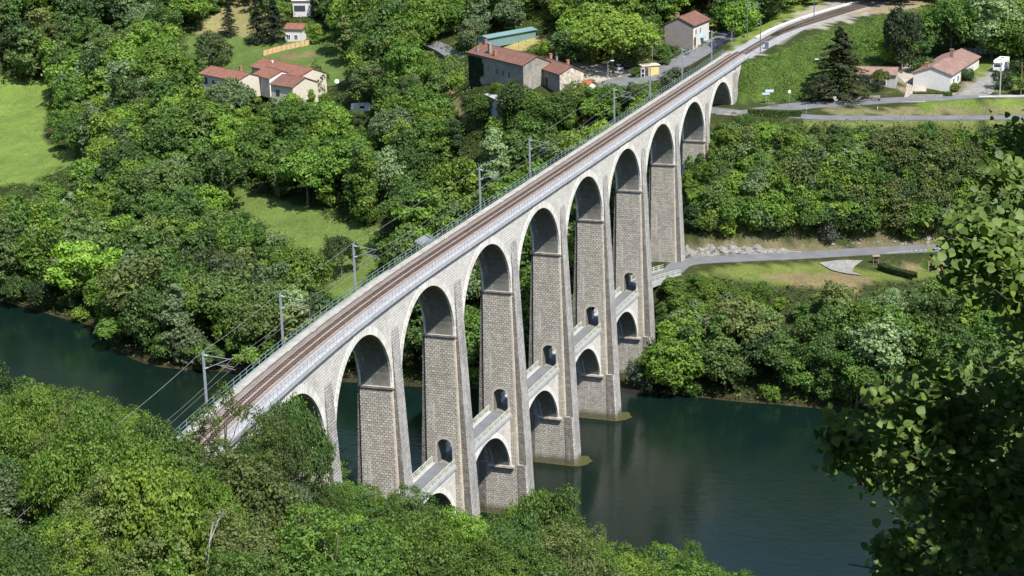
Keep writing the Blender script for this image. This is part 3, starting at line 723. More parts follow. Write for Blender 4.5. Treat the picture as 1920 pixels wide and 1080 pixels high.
def quads_mesh(name,V,mat,val=None,tint=None):
    """V: (n,4,3) corner positions"""
    n=len(V); me=bpy.data.meshes.new(name)
    me.vertices.add(4*n); me.vertices.foreach_set("co",V.reshape(-1).astype(np.float32))
    me.loops.add(4*n); me.loops.foreach_set("vertex_index",np.arange(4*n,dtype=np.int32))
    me.polygons.add(n); me.polygons.foreach_set("loop_start",np.arange(0,4*n,4,dtype=np.int32)); me.polygons.foreach_set("loop_total",np.full(n,4,np.int32))
    me.update(calc_edges=True)
    if val is not None:
        a=me.attributes.new("v",'FLOAT','FACE'); a.data.foreach_set("value",val.astype(np.float32))
    if tint is not None:
        a=me.attributes.new("tint",'FLOAT_COLOR','FACE'); a.data.foreach_set("color",np.concatenate([tint,np.ones((n,1))],1).astype(np.float32).ravel())
    me.materials.append(mat); return me
def unit(v): return v/np.maximum(np.linalg.norm(v,axis=1,keepdims=True),1e-9)
def leaf_quads(P,Nn,size,rng,asp=0.62,curl=0.25):
    n=len(P); a=rng.normal(size=(n,3)); T=unit(np.cross(Nn,a)); B=np.cross(Nn,T)
    s=size*(0.65+0.7*rng.random((n,1))); w=s*asp
    d=Nn*s*curl*rng.uniform(-1,1,(n,1))
    return np.stack([P-T*s*0.5, P-B*w*0.5+d*.3, P+T*s*0.5+d, P+B*w*0.5-d*.3],1)
def crown_leaves(seed,H,rad,base,nl,nleaf,size,shape='round',droop=0.0,sprig=(0.30,9)):
    """leaf clumps sitting on lobes that fill a crown; returns quads and a tone per leaf"""
    g=np.random.default_rng(seed); lob=[]
    h=H-base
    for i in range(nl):
        if shape=='round':
            u=g.normal(size=3); u/=np.linalg.norm(u); r=g.uniform(0.35,0.80)
            z=u[2]*r; e=1.0
            c=np.array([u[0]*r*rad*e,u[1]*r*rad*e,base+h*0.5+z*h*0.5]); lr=rad*g.uniform(0.26,0.44)
        elif shape=='spread':
            a=g.uniform(0,2*math.pi); r=math.sqrt(g.random())*0.8; z=base+h*(0.35+0.5*(1-r*r)*g.uniform(0.6,1.1)); c=np.array([r*rad*math.cos(a),r*rad*math.sin(a),z]); lr=rad*g.uniform(0.2,0.36)
        elif shape=='tall':
            t=g.random(); a=g.uniform(0,2*math.pi); pr=math.sin(math.pi*min(1,0.12+t*0.88))**0.7
            r=rad*0.6*pr*g.uniform(0.3,1); c=np.array([r*math.cos(a),r*math.sin(a),base+h*t*0.95]); lr=rad*g.uniform(0.28,0.42)*(0.55+0.6*pr)
        elif shape=='airy':
            a=g.uniform(0,2*math.pi); r=math.sqrt(g.random())*0.95; z=base+h*(0.25+0.7*g.random()*(1-0.5*r)); c=np.array([r*rad*math.cos(a),r*rad*math.sin(a),z]); lr=rad*g.uniform(0.13,0.24)
        lob.append((c,lr,g.uniform(0.25,0.75)))
    Cn=np.array([l[0] for l in lob]); Rn=np.array([l[1] for l in lob]); tone=np.array([l[2] for l in lob])
    w=Rn**2; per=sprig[1]; ns=int(nleaf*1.6/per); ks=g.choice(len(lob),size=ns,p=w/w.sum())
    us=g.normal(size=(ns,3)); us=unit(us); us[:,2]=np.abs(us[:,2])*g.choice([1,1,1,-0.75],ns); us=unit(us)
    ph=us@g.normal(size=(3,6))*5+g.uniform(0,6,6); rs=Rn[ks]*(0.88+0.10*np.sin(ph).sum(1)/2.2+g.normal(0,0.10,ns))
    k=np.repeat(ks,per); u=np.repeat(us,per,0); stone=np.repeat(g.normal(0,0.14,ns),per)
    off=g.normal(size=(len(k),3))*sprig[0]*np.array([1,1,0.6])
    P=Cn[k]+u*np.repeat(rs,per)[:,None]*np.array([1,1,0.85])+off
    if droop: P[:,2]-=droop*((P[:,0]**2+P[:,1]**2)/rad**2)
    u=unit(u+off*0.5/sprig[0])
    # drop leaves buried deep inside other lobes
    d=np.sqrt(((P[:,None,:]-Cn[None])**2).sum(2))/Rn[None]; d[np.arange(len(k)),k]=9
    keep=(d.min(1)>0.72)|(g.random(len(k))<0.10); P=P[keep][:nleaf]; u=u[keep][:nleaf]; k=k[keep][:nleaf]; stone=stone[keep][:nleaf]
    Nn=unit(u*0.9+g.normal(size=u.shape)*0.55+np.array([0,0,0.25]))
    Q=leaf_quads(P,Nn,size,g)
    ll=(u@np.array([[0.],[0.],[1.]]))[:,0]
    v=np.clip(tone[k]+stone+g.normal(0,0.10,len(k)),0,1)
    return Q,v,(Cn,Rn)
def trunk_mesh(name,seed,H,rad,base,lobes,r0,mat,bend=0.25,nb=9):
    g=random.Random(seed); m=MB(); Cn,Rn=lobes
    pts=[(0,0,-0.6)]; x=y=0
    for i in range(1,6):
        x+=g.uniform(-bend,bend); y+=g.uniform(-bend,bend); pts.append((x,y,H*0.78*i/5))
    for i in range(5): m.bar(pts[i],pts[i+1],r0*(1-i*0.17),7,r2=r0*(1-(i+1)*0.17),cap=False)
    idx=list(range(len(Cn))); g.shuffle(idx)
    for j in idx[:nb]:
        c=Cn[j]; zb=max(base*0.7,min(c[2]-0.2*H,H*0.6)); i=min(4,int(zb/(H*0.78)*5)); f=zb/(H*0.78)*5-i
        a=Vector(pts[i]).lerp(Vector(pts[i+1]),min(1,f)); b=Vector(c); mid=a.lerp(b,0.55)+Vector((0,0,-0.12*H*0.3))
        m.bar(a,mid,r0*0.42,5,r2=r0*0.27,cap=False); m.bar(mid,b,r0*0.27,5,r2=r0*0.08,cap=False)
    me_o=m.build(name,mat); me=me_o.data; bpy.data.objects.remove(me_o)
    me.polygons.foreach_set("use_smooth",[True]*len(me.polygons)); return me
KIND={}
def make_kind(key,n,H,rad,base,nl,nleaf,size,shape='round',r0=0.25,bark='bark',droop=0.0,nb=9,jit=0.15,sprig=(0.30,9)):
    L=[]
    for i in range(n):
        seed=hash_(key)*100+i; g=random.Random(seed)
        h=H*g.uniform(1-jit,1+jit); r=rad*g.uniform(1-jit,1+jit)
        Q,v,lob=crown_leaves(seed,h,r,base,nl,nleaf,size,shape,droop,sprig)
        L.append((quads_mesh("crown",Q,M['leaf'],v),trunk_mesh("trunk",seed,h,r,base,lob,r0,M[bark],nb=nb),Q,v,h,r))
    KIND[key]=L
def hash_(s): return sum((i+1)*ord(c) for i,c in enumerate(s))%9973
KINDS_EXTRA=1
# woods of the far bank are seen from 350 to 650 m, the near bank from 130 to 260 m
make_kind('mid',7,12.5,5.2,0.6,34,7500,0.50,jit=0.22)
make_kind('spread',5,10.5,5.8,0.6,38,8000,0.50,'spread',jit=0.22)
make_kind('tall',3,15.0,3.4,1.5,26,6000,0.48,'tall')
make_kind('airy',3,12.5,4.4,3.0,44,4200,0.42,'airy',bark='palebark',nb=16,r0=0.2)
make_kind('dome',3,11.5,5.4,0.4,16,8500,0.42,jit=0.2,sprig=(0.22,6))
make_kind('loose',4,13.5,4.6,0.8,24,5200,0.62,'airy',jit=0.25,sprig=(0.45,10),nb=14)
make_kind('bush',4,3.6,2.5,0.1,18,2600,0.34,'round',r0=0.08,nb=4)
make_kind('near',6,11.0,4.4,1.0,40,22000,0.23,'round',nb=14,jit=0.25,sprig=(0.24,22))
make_kind('nearsp',4,9.5,4.8,0.8,44,22000,0.22,'spread',nb=14,jit=0.25,sprig=(0.24,22))
make_kind('nearairy',2,11.5,4.2,3.2,60,13000,0.20,'airy',nb=34,r0=0.2,sprig=(0.2,16))
def conifer(seed,H,rad,nleaf,size,ragged=0.25,open_=0.0):
    g=np.random.default_rng(seed); nb=int(H*9); P=[];Nn=[];v=[]; per=nleaf//nb
    m=MB(); m.bar((0,0,-0.5),(0,0,H*0.97),0.028*H*0.5,7,r2=0.03,cap=False)
    for i in range(nb):
        t=(i+g.random())/nb; z=0.06*H+t*0.93*H; L=rad*(1-t)**0.8*g.uniform(1-ragged,1+ragged)*(0.75+0.25*min(1,t*6)); a=g.uniform(0,2*math.pi); L=max(L,0.3)
        dx,dy=math.cos(a),math.sin(a)
        if i%3==0: m.bar((0,0,z),(dx*L*.9,dy*L*.9,z-0.18*L),0.05,4,r2=0.015,cap=False)
        s=g.random(per)**0.7; wv=0.28*L*(1-s*0.6)*g.normal(0,0.6,per)
        x=dx*L*s-dy*wv; y=dy*L*s+dx*wv; zz=z-0.22*L*s**1.3-0.10*L*np.abs(wv)/max(L,.1)+g.normal(0,0.10,per)
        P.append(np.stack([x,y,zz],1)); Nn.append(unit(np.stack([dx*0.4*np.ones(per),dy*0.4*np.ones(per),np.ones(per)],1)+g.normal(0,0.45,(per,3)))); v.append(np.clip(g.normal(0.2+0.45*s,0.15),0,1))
    P=np.concatenate(P);Nn=np.concatenate(Nn);v=np.concatenate(v)
    Q=leaf_quads(P,Nn,size,g,asp=0.4)
    o=m.build("trunk",M['bark']); tm=o.data; bpy.data.objects.remove(o)
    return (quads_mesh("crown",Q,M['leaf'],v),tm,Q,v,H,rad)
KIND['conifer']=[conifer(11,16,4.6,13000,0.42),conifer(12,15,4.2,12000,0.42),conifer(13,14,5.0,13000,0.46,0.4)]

def put_tree(name,kind,var,x,y,z,sc,rz,col,label,cat='tree',group=None,szx=1.0):
    L=KIND[kind]; c,t,_,_,h,r=L[var%len(L)]
    e=empty(name,(x,y,z),label,cat,group,rz); e.scale=(sc*szx,sc*szx,sc)
    o=bpy.data.objects.new("crown",c); COL.objects.link(o); o.parent=e; o.color=(*col,1)
    o=bpy.data.objects.new("trunk",t); COL.objects.link(o); o.parent=e
    return e
GREENS=[(0.074,0.140,0.020),(0.063,0.123,0.020),(0.090,0.160,0.020),(0.104,0.174,0.023),(0.054,0.104,0.022),(0.122,0.188,0.024),(0.078,0.125,0.034),(0.049,0.094,0.018)]
GREY=(0.100,0.145,0.068); PALE=(0.145,0.210,0.095); LIME=(0.135,0.240,0.028); OLIVE=(0.100,0.130,0.038); DARK=(0.030,0.060,0.017); SPRUCE=(0.020,0.036,0.016)

# outlines in the photograph that foliage must leave open, because the photo shows what lies there
CLEAR=[[(x,y) for x,y in ZONES[i][1]] for i in (1,5,6,7)]+[[(420,370),(470,360),(540,382),(605,402),(612,440),(595,478),(545,448),(480,405)],[(605,415),(690,436),(705,510),(655,562),(612,548),(622,470)],[(592,104),(645,106),(650,168),(600,166)]]+[
 [(352,70),(380,62),(500,60),(560,60),(600,95),(580,130),(600,140),(585,165),(520,158),(450,155),(365,140),(440,120),(435,100),(352,100)],
 [(368,66),(392,40),(400,20),(452,-10),(470,20),(462,60),(440,66)],
 [(368,122),(468,110),(500,103),(585,130),(583,160),(530,165),(470,152),(420,148)],[(530,45),(568,45),(568,72),(530,74)],[(548,-20),(580,-20),(580,12),(545,12)],
 [(875,82),(900,75),(1000,100),(1085,125),(1100,155),(1102,178),(1040,195),(1010,205),(950,175),(880,170)],[(908,165),(946,160),(946,188),(910,185)],
 [(1050,115),(1100,112),(1190,124),(1200,112),(1232,112),(1232,128),(1300,100),(1352,66),(1388,62),(1400,100),(1300,150),(1180,165),(1100,165)],
 [(1245,45),(1300,22),(1335,35),(1332,75),(1310,88),(1285,88),(1246,62)],
 [(1390,112),(1440,76),(1540,25),(1600,-10),(1780,-10),(1760,10),(1700,30),(1620,70),(1560,110),(1560,185),(1400,195)],
 [(1382,190),(1560,184),(1920,172),(1960,234),(1700,232),(1510,229),(1395,215),(1340,222),(1336,200)],
 [(1600,118),(1690,118),(1740,105),(1800,92),(1850,95),(1850,110),(1900,100),(1925,130),(1870,165),(1820,185),(1600,190)],
 [(1283,448),(1560,455),(1770,440),(1850,440),(1850,515),(1640,538),(1440,538),(1330,518),(1225,530),(1222,500),(1283,485)],
 [(1395,60),(1450,30),(1540,-5),(1600,-15),(1600,30),(1480,80),(1400,105)],[(912,55),(1012,52),(1012,70),(915,78)],[(815,66),(850,66),(855,88),(815,88)],[(655,205),(700,203),(700,230),(658,230)],[(1322,14),(1350,14),(1350,28),(1322,28)],
 [(840,165),(866,178),(884,222),(866,224)],[(620,145),(650,145),(650,165),(620,165)]]
BRIDGE=[(1398,100),(1386,192),(1336,205),(1332,258),(1278,272),(1284,484),(1226,500),(1226,640),(1165,690),(1150,600),(1040,560),(1100,300),(1350,95)]
WATER=[(-300,520),(0,566),(130,604),(200,644),(310,694),(480,708),(640,721),(760,728),(900,734),(1080,732),(1160,738),(1330,752),(1480,764),(1620,780),(1900,812),(2300,850),(2300,2000),(-300,2000)]
def crown_pts(x,y,z,h,r,base=0.25):
    P=[(x,y,z+h)]
    for a in (0,1,2,3,4,5):
        c,s=math.cos(a*math.pi/3),math.sin(a*math.pi/3)
        P.append((x+r*.62*c,y+r*.62*s,z+h*0.86)); P.append((x+r*c,y+r*s,z+h*0.55)); P.append((x+r*.8*c,y+r*.8*s,z+h*base))
    return np.array(P)
def blocked(x,y,z,h,r,polys):
    px,py,f=proj(crown_pts(x,y,z,h,r))
    for p in polys:
        if pip(p,px,py).any(): return True
    return False
SIL=np.array([(-300,650),(0,684),(22,713),(52,700),(78,692),(100,713),(122,721),(148,728),(167,747),(185,772),(215,791),(240,776),(267,769),(289,780),(307,787),(326,812),(340,836),(356,842),(368,850),(420,850),(600,860),(640,872),(700,878),(735,905),(770,950),(800,948),(860,978),(900,968),(960,945),(1000,915),(1035,900),(1075,915),(1110,960),(1140,990),(1200,1020),(1240,1024),(1270,1045),(1300,1010),(1330,1030),(1370,1060),(1395,1085),(1420,1200),(2500,1200)],float)
SPECS=[]   # every tree of the woods: kind, variant, x,y,z,scale,rz,colour,zone
def add_spec(kind,x,y,sc,zone,col=None,var=None):
    z=float(hgt(x,y)); var=rnd.randrange(12) if var is None else var
    if col is None:
        u=rnd.random()
        col=(GREY if u<0.06 else OLIVE if u<0.10 else LIME if u<0.12 else PALE if u<0.15 else DARK if u<0.21 else rnd.choice(GREENS))
        k=rnd.uniform(0.95,1.55); col=tuple(c*k for c in col)
    L=KIND[kind][var%len(KIND[kind])]
    SPECS.append(dict(k=kind,v=var,x=x,y=y,z=z-0.2,s=sc,rz=rnd.uniform(0,6.28),c=col,zone=zone,r=L[5]*sc,h=L[4]*sc))
# far bank
sp=7.6; ix=0
xs=np.arange(100,470,sp); ys=np.arange(-125,330,sp)
for i,x0 in enumerate(xs):
    for j,y0 in enumerate(ys):
        x=x0+rnd.uniform(-2.9,2.9)+(j%2)*sp*0.5; y=y0+rnd.uniform(-2.9,2.9)
        z=float(hgt(x,y))
        if z<0.35 or z>75: continue
        px,py,f=proj((x,y,z+5))
        if f<0 or px<-90 or px>2010 or py<-110 or py>800: continue
        if -6.5<y<11.5 and x<216: continue
        if py>500 and px>1560 and rnd.random()<0.25: continue
        zone='left' if y>8 else ('shore' if py>500 or z<17 else 'slope')
        if x>225 and y<5: zone='back'
        polys=list(CLEAR)
        if y<3 and x<230: polys.append(BRIDGE)
        if zone=='slope': kk=rnd.choice(['mid','spread','mid','bush','spread']); scs=[0.72,0.6,0.5,0.38]
        elif zone=='shore': kk=rnd.choice(['mid','dome','spread','loose','mid']); scs=[1.0,0.85,0.7,0.5]
        else: kk=rnd.choice(['mid','mid','dome','spread','tall','loose','airy' if rnd.random()<0.5 else 'mid']); scs=[1.12,0.95,0.8,0.6,0.42]
        if kk=='bush': scs=[1.3,1.0,0.75]
        scs[0]*=rnd.uniform(0.85,1.25)
        if rnd.random()<0.28: scs=scs[1:]
        L=KIND[kk][0]
        for sc in scs:
            if not blocked(x,y,z,L[4]*sc*1.06,L[5]*sc*1.02,polys):
                add_spec(kk,x,y,sc,zone); break
        else:
            if rnd.random()<0.5:
                for sc in (1.0,0.7,0.45):
                    if not blocked(x,y,z,3.9*sc,2.7*sc,polys): add_spec('bush',x,y,sc,zone); break
# a closer second planting: river edge and the steep slope right of the viaduct
def fill(x0,x1,y0,y1,sp,cond,kinds,scs,zone,mind):
    for X_ in np.arange(x0,x1,sp):
        for Y_ in np.arange(y0,y1,sp):
            x=X_+rnd.uniform(-.4,.4)*sp; y=Y_+rnd.uniform(-.4,.4)*sp; z=float(hgt(x,y))
            if not cond(x,y,z) or (-6.2<y<11.2): continue
            px,py,f=proj((x,y,z+4))
            if px<-60 or px>1990 or py<-60: continue
            if any((s['x']-x)**2+(s['y']-y)**2<(mind+0.35*s['r'])**2 for s in SPECS if abs(s['x']-x)<9): continue
            polys=list(CLEAR)+([BRIDGE] if y<3 else [])
            kk=rnd.choice(kinds); L=KIND[kk][0]
            for sc in scs:
                sc=sc*(1.0 if kk!='bush' else 1.5)
                if not blocked(x,y,z,L[4]*sc,L[5]*sc,polys): add_spec(kk,x,y,sc,zone); break
fill(98,152,-110,-4,4.8,lambda x,y,z:0.05<z<17.2,['mid','mid','spread','mid','tall'],[1.05,0.85,0.7,0.55,0.42,0.3],'shore',2.0)
for py0 in range(246,447,14):
    for px0 in range(1290,1960,33):
        px1=px0+rnd.uniform(-15,15)+(py0//15%2)*16; py1=py0+rnd.uniform(-7,7); p=ground(px1,py1)
        if p[2]<18.6 or p[1]>-3.5: continue
        kk=rnd.choice(['mid','spread','mid','bush','mid']); L=KIND[kk][0]; polys=CLEAR+[BRIDGE]
        for sc in ([0.62,0.52,0.42,0.34,0.26] if kk!='bush' else [1.2,0.9,0.6]):
            sc*=rnd.uniform(0.85,1.1)
            if not blocked(p[0],p[1],p[2],L[4]*sc*0.95,L[5]*sc*0.9,polys):
                add_spec(kk,p[0],p[1],sc,'slope',None if px1<1640 or rnd.random()<0.5 else OLIVE); break
fill(90,175,8,250,5.5,lambda x,y,z:-0.3<z<2.6,['spread','mid','bush','bush','spread'],[0.62,0.5],'left',2.0)
fill(150,230,11,130,6.0,lambda x,y,z:z>20,['mid','spread','mid'],[0.7,0.5,0.4],'left',3.0)
for py0 in range(292,440,16):
    for px0 in (1300,1318,1340):
        p=ground(px0+rnd.uniform(-4,4),py0); add_spec('mid',p[0],p[1],rnd.uniform(.34,.46),'slope')
fill(98,130,-110,-7,4.2,lambda x,y,z:-0.1<z<2.8,['bush','spread','bush','mid'],[0.55,0.4],'shore',1.2)
# near bank
sp=7.4
for i,x0 in enumerate(np.arange(-190,34,sp)):
    for j,y0 in enumerate(np.arange(-112,120,sp)):
        x=x0+rnd.uniform(-2.4,2.4)+(j%2)*sp*0.5; y=y0+rnd.uniform(-2.4,2.4); z=float(hgt(x,y))
        if z<0.5: continue
        D=math.hypot(x-CAM[0],y-CAM[1])
        if D<95: continue
        a=KAP*max(0,S0-x); wv=y+(1-math.cos(a))/KAP
        if -83<x and -5.8<wv<9.6: continue
        for sc in (1.0,0.85,0.7,0.55,0.42):
            s2=sc*rnd.uniform(0.85,1.3); kk=rnd.choice(['near','near','nearsp','near','nearairy' if rnd.random()<0.3 else 'nearsp']); L=KIND[kk][0]
            P=crown_pts(x,y,z,L[4]*s2*1.05,L[5]*s2*1.05); px,py,f=proj(P)
            if px.max()<-40 or px.min()>1500 or py.min()>1085: break
            if (py<np.interp(px,SIL[:,0],SIL[:,1])).any(): continue
            # nothing may stand between the camera and its own hillside too close
            u=rnd.random(); col=(rnd.choice(GREENS[:6]) if u<0.80 else OLIVE if u<0.9 else GREY if u<0.93 else LIME); k=rnd.uniform(0.72,1.5)
            add_spec(kk,x,y,s2,'near',tuple(c*k for c in col)); break
print("specs",len(SPECS),{z:sum(1 for s in SPECS if s['zone']==z) for z in ('near','shore','slope','left','back')})
def seen_size(s):
    px,py,f=proj((s['x'],s['y'],s['z']+s['h']*0.7))
    v=s['r']*s['h']/f**2
    if px<-30 or px>1950 or py>1110 or py<-30: v*=0.05
    return v
SPECS.sort(key=seen_size,reverse=True)
NIND=246
ZL={'near':("in the near hillside wood below the viewpoint","wood on the near hillside"),
    'shore':("on the river bank below the low road","riverside wood right of the viaduct"),
    'slope':("on the steep slope between the two roads","wooded slope between the roads"),
    'left':("in the big wood left of the viaduct","wood left of the viaduct"),
    'back':("beyond the embankment and bungalow","trees behind the bungalow")}
def tone_word(c):
    l=c[1]; 
    if c[0]>0.8*c[1] and c[1]>0.08: return "olive"
    if c[2]>0.45*c[1] and c[1]>0.09: return "greyish green"
    if l>0.155: return "yellow-green"
    if l>0.115: return "fresh green"
    if l<0.066: return "very dark green"
    if l<0.085: return "dark green"
    return "mid green"
LM=[("farmhouse",500,145),("long stone building",960,165),("station house",1290,70),("left meadow",60,250),("white caravan",678,222),("grassy clearing",640,460),("last river pier",1228,660),
 ("information board",1642,488),("pale rock face",1340,470),("upper road hedge",1450,225),("big ragged conifer",1572,170),("bungalow",1790,150),("first mast",374,740),("second mast",524,640),("third mast",660,540),
 ("fourth mast",896,390),("sixth mast",1150,230),("bare dead tree",372,930),("near track end",350,840),("third pier foot",960,960),("second pier foot",860,965),("overhanging river bush",235,635),("leaning willow",355,690),("dry field",430,30),
 ("teal shed",960,60),("bright maple-like tree",1640,700),("lower left photo corner",0,1080),("lower middle photo edge",700,1080),("upper left photo corner",0,0),("river willow",1205,730),("left photo edge",0,480),("motorhome",1877,125)]
def where_is(px,py,f):
    n,x,y=min(LM,key=lambda l:(l[1]-px)**2+((l[2]-py)*1.5)**2); dx,dy=px-x,(py-y)*1.5; d=math.hypot(dx,dy)
    h="left" if dx<0 else "right"; v="behind" if dy<0 else "in front"
    rel=(h+" of") if abs(dx)>2*abs(dy) else ((v+(" of" if v!="behind" else "")) if abs(dy)>2*abs(dx) else v+" and "+h+" of")
    n=n.replace('overhanging ','').replace('bright maple-like','bright green')
    return ("just " if d<55 else "" if d<120 else "well ")+rel+" the "+n
for s in SPECS[:NIND]:
    where,grp=ZL[s['zone']]; low=s['h']<6; wd=0.82+0.42*((s['x']*7.3+s['y']*3.1)%1.0)
    word={'tall':'narrow tree','airy':'airy pale-stemmed tree','nearairy':'thin airy tree','spread':'broad spreading tree','dome':'domed tree','loose':'loose open tree','nearsp':'broad spreading tree','mid':'rounded leafy tree','near':'rounded leafy tree','bush':'round bush'}[s['k']]
    if low and s['k']!='bush': word='small '+word.replace(' tree',' young tree')
    px_,py_,f_=proj((s["x"],s["y"],s["z"]+s["h"]*.4)); lab=f"{tone_word(s['c'])} {word} {where_is(px_,py_,f_)}"
    put_tree('bush' if s['k']=='bush' else 'broadleaf_tree',s['k'],s['v'],s['x'],s['y'],s['z'],s['s'],s['rz'],s['c'],lab,'bush' if s['k']=='bush' else 'tree',grp,szx=wd)
def bake(specs,step,grow,name,label,cat='wood'):
    if not specs: return
    Q=[];v=[];tn=[]
    for s in specs:
        c,t,q,vv,h,r=KIND[s['k']][s['v']%len(KIND[s['k']])]
        q=q[::step]; vv=vv[::step]; cen=q.mean(1,keepdims=True); q=(cen+(q-cen)*grow)*s['s']
        ca,sa=math.cos(s['rz']),math.sin(s['rz']); x=q[...,0]*ca-q[...,1]*sa; y=q[...,0]*sa+q[...,1]*ca
        Q.append(np.stack([x+s['x'],y+s['y'],q[...,2]+s['z']],-1)); v.append(vv); tn.append(np.tile(np.array(s['c']),(len(q),1)))
    me=quads_mesh(name,np.concatenate(Q),M['leafstuff'],np.concatenate(v),np.concatenate(tn))
    o=bpy.data.objects.new(name,me); COL.objects.link(o); tag(o,label,cat,kind='stuff'); return o
rest=SPECS[NIND:]
bake([s for s in rest if s['zone']!='near'],2,1.35,"distant_woodland","dense mixed green wood covering the far side of the valley behind the nearer trees")
bake([s for s in rest if s['zone']=='near'],2,1.35,"hillside_thicket","green thicket filling the near hillside between the larger trees")
# low growth that covers the forest floor
def cover(name,label,n,xr,yr,accept,hmax,size,cols,seed,lumps=0.5):
    g=np.random.default_rng(seed); X=g.uniform(*xr,n); Y=g.uniform(*yr,n); Z=hgt(X,Y)
    px,py,f=proj(np.stack([X,Y,Z],1)); sl=np.hypot(hgt(X+1,Y)-Z,hgt(X,Y+1)-Z); k=accept(X,Y,Z,px,py,f)&(g.random(n)<np.minimum(1,np.sqrt(1+sl**2)/2.0)); X,Y,Z,px,py=X[k],Y[k],Z[k],px[k],py[k]
    ph=np.sin(X*0.9+2*np.sin(Y*0.37))+np.sin(Y*1.1+2*np.sin(X*0.31))+np.sin(X*0.33-Y*0.41)
    hh=hmax*(0.35+0.22*ph).clip(0.08,1)*g.random(len(X))**0.5
    P=np.stack([X,Y,Z+hh],1); Nn=unit(np.stack([np.zeros(len(X)),np.zeros(len(X)),np.ones(len(X))],1)+g.normal(0,0.6,(len(X),3)))
    Q=leaf_quads(P,Nn,size,g); c=np.array(cols)[((ph*1.3+g.normal(0,0.6,len(X))+3)/6*len(cols)).astype(int).clip(0,len(cols)-1)]
    me=quads_mesh(name,Q,M['leafstuff'],np.clip(g.normal(0.45,0.2,len(X)),0,1),c)
    o=bpy.data.objects.new(name,me); COL.objects.link(o); tag(o,label,'undergrowth',kind='stuff')
def no_clear(px,py,polys=CLEAR):
    k=np.ones(px.shape,bool)
    for p in polys: k&=~pip(p,px,py)
    return k
cover("undergrowth","low green undergrowth covering the ground between the trees of the far bank",760000,(98,420),(-125,310),
      lambda X,Y,Z,px,py,f:(Z>0.05)&(px>-60)&(px<1980)&(py>-60)&no_clear(px,py)&~((Y>-3.4)&(Y<8.4)&(X<212)),2.6,0.55,[DARK,GREENS[4],GREENS[0],GREENS[3]],21)
cover("hillside_undergrowth","low green undergrowth on the near hillside below the trees",300000,(-150,34),(-112,110),
      lambda X,Y,Z,px,py,f:(Z>0.3)&(px>-60)&(px<1500)&(py<1150)&(py>np.interp(px,SIL[:,0],SIL[:,1])+12)&~((Y>-4)&(Y<9)&(X>-83)),2.2,0.36,[GREENS[0],GREENS[1],GREENS[3],GREENS[5]],22)
BR=ZONES[0][1]
cover("bramble_cover","dense bright green bramble and bracken covering the railway embankment",420000,(185,330),(-60,12),
      lambda X,Y,Z,px,py,f:pip(BR,px,py)&(X>196),0.5,0.34,[GREENS[3],(0.095,0.165,0.03),(0.115,0.185,0.036),(0.085,0.15,0.028)],23)

cover("meadow_grass","tufts of taller grass and weeds scattered over the meadows and verges",260000,(110,420),(-90,330),
      lambda X,Y,Z,px,py,f:(pip(ZONES[1][1],px,py)|pip(ZONES[2][1],px,py)|pip(ZONES[11][1],px,py)|pip(ZONES[8][1],px,py))&(px>-40)&(Z>1)&~pip([(1240,470),(1960,440),(1960,488),(1630,502),(1600,514),(1530,500),(1300,505)],px,py)&(np.sin(X*.21+np.sin(Y*.17)*2)+np.sin(Y*.33+X*.11)>-0.5),0.35,0.28,[(0.13,0.19,0.05),(0.11,0.18,0.04),(0.15,0.21,0.06),(0.09,0.15,0.03)],24)
# ------------------------------------------------------------------ road span from the last river pier to the bank
lowpts=[(123.9,2.5),(127.5,2.3),(131,1.3),(134,-0.2),(136.5,-1.6)]
C=spline([np.array(p) for p in lowpts],6)
m=WM(); fa=WM(); rl=WM(); rows=[]
for i,p in enumerate(C):
    q=C[min(i+1,len(C)-1)]-C[max(i-1,0)]; q=q/np.linalg.norm(q); n=np.array([-q[1],q[0]]); w=1.8+0.5*i/(len(C)-1); rows.append((p-n*w,p+n*w,n))
for (a,b,n),(c,d,n2) in zip(rows[:-1],rows[1:]):
    m.face([(*a,17.96),(*c,17.96),(*d,17.96),(*b,17.96)])
    for e0,e1,s in ((a-n*.02,c-n2*.02,-1),(b+n*.02,d+n2*.02,1)):
        lo=[(*e0,16.9),(*e1,16.9),(*(e1+s*n2*.35),16.9),(*(e0+s*n*.35),16.9)]; hi=[(x,y,18.02) for x,y,_ in lo]
        if s<0: lo=lo[::-1]; hi=hi[::-1]
        fa.hexa(lo,hi)
    fa.face([(*b,16.9),(*d,16.9),(*c,16.9),(*a,16.9)])
for k,side in ((0,-1),(1,1)):
    pts=[r[k]+r[2]*side*0.2 for r in rows]
    for i in range(0,len(pts)-1,3):
        a=pts[i]; b=pts[min(i+3,len(pts)-1)]
        rl.box(a[0]-.1,a[0]+.1,a[1]-.1,a[1]+.1,17.95,19.05)
        for z in (18.2,18.6,18.98): rl.beam((*a,z),(*b,z),0.08,0.08)
ap=fa.build("road_span",M['concrete'],viaduct); m.build("roadway",M['asphalt'],ap); rl.build("balustrade",M['cream'],ap)
for k in (3,4,2):   # weedy footings just under the surface
    x0=24*k; f=WM(); n=18; cx_,cy_=x0+2.6,-2.0
    ring=[(cx_+(2.5+0.3*math.sin(5*t+k))*math.cos(t),cy_+(2.2+0.25*math.cos(7*t+k))*math.sin(t)) for t in np.linspace(math.pi*1.0,math.pi*2.25,n)]
    f.face([(x,y,0.03) for x,y in ring]+[(cx_,cy_+2,0.03)]); 
    for (a,b) in zip(ring[:-1],ring[1:]): f.face([(*a,-0.5),(*b,-0.5),(*b,0.03),(*a,0.03)])
    f.build("weedy_footing",M.setdefault('weed',simple("yellow_weed",(0.055,0.052,0.014),0.8,var=0.45,scale=2.5)),viaduct)
    f=MB(path); f.long_box(24*k-0.2,24*k+4.0,-2.3,WD+2.3,-1,0.04,0,8); f.build("weedy_footing",M['weed'],viaduct)

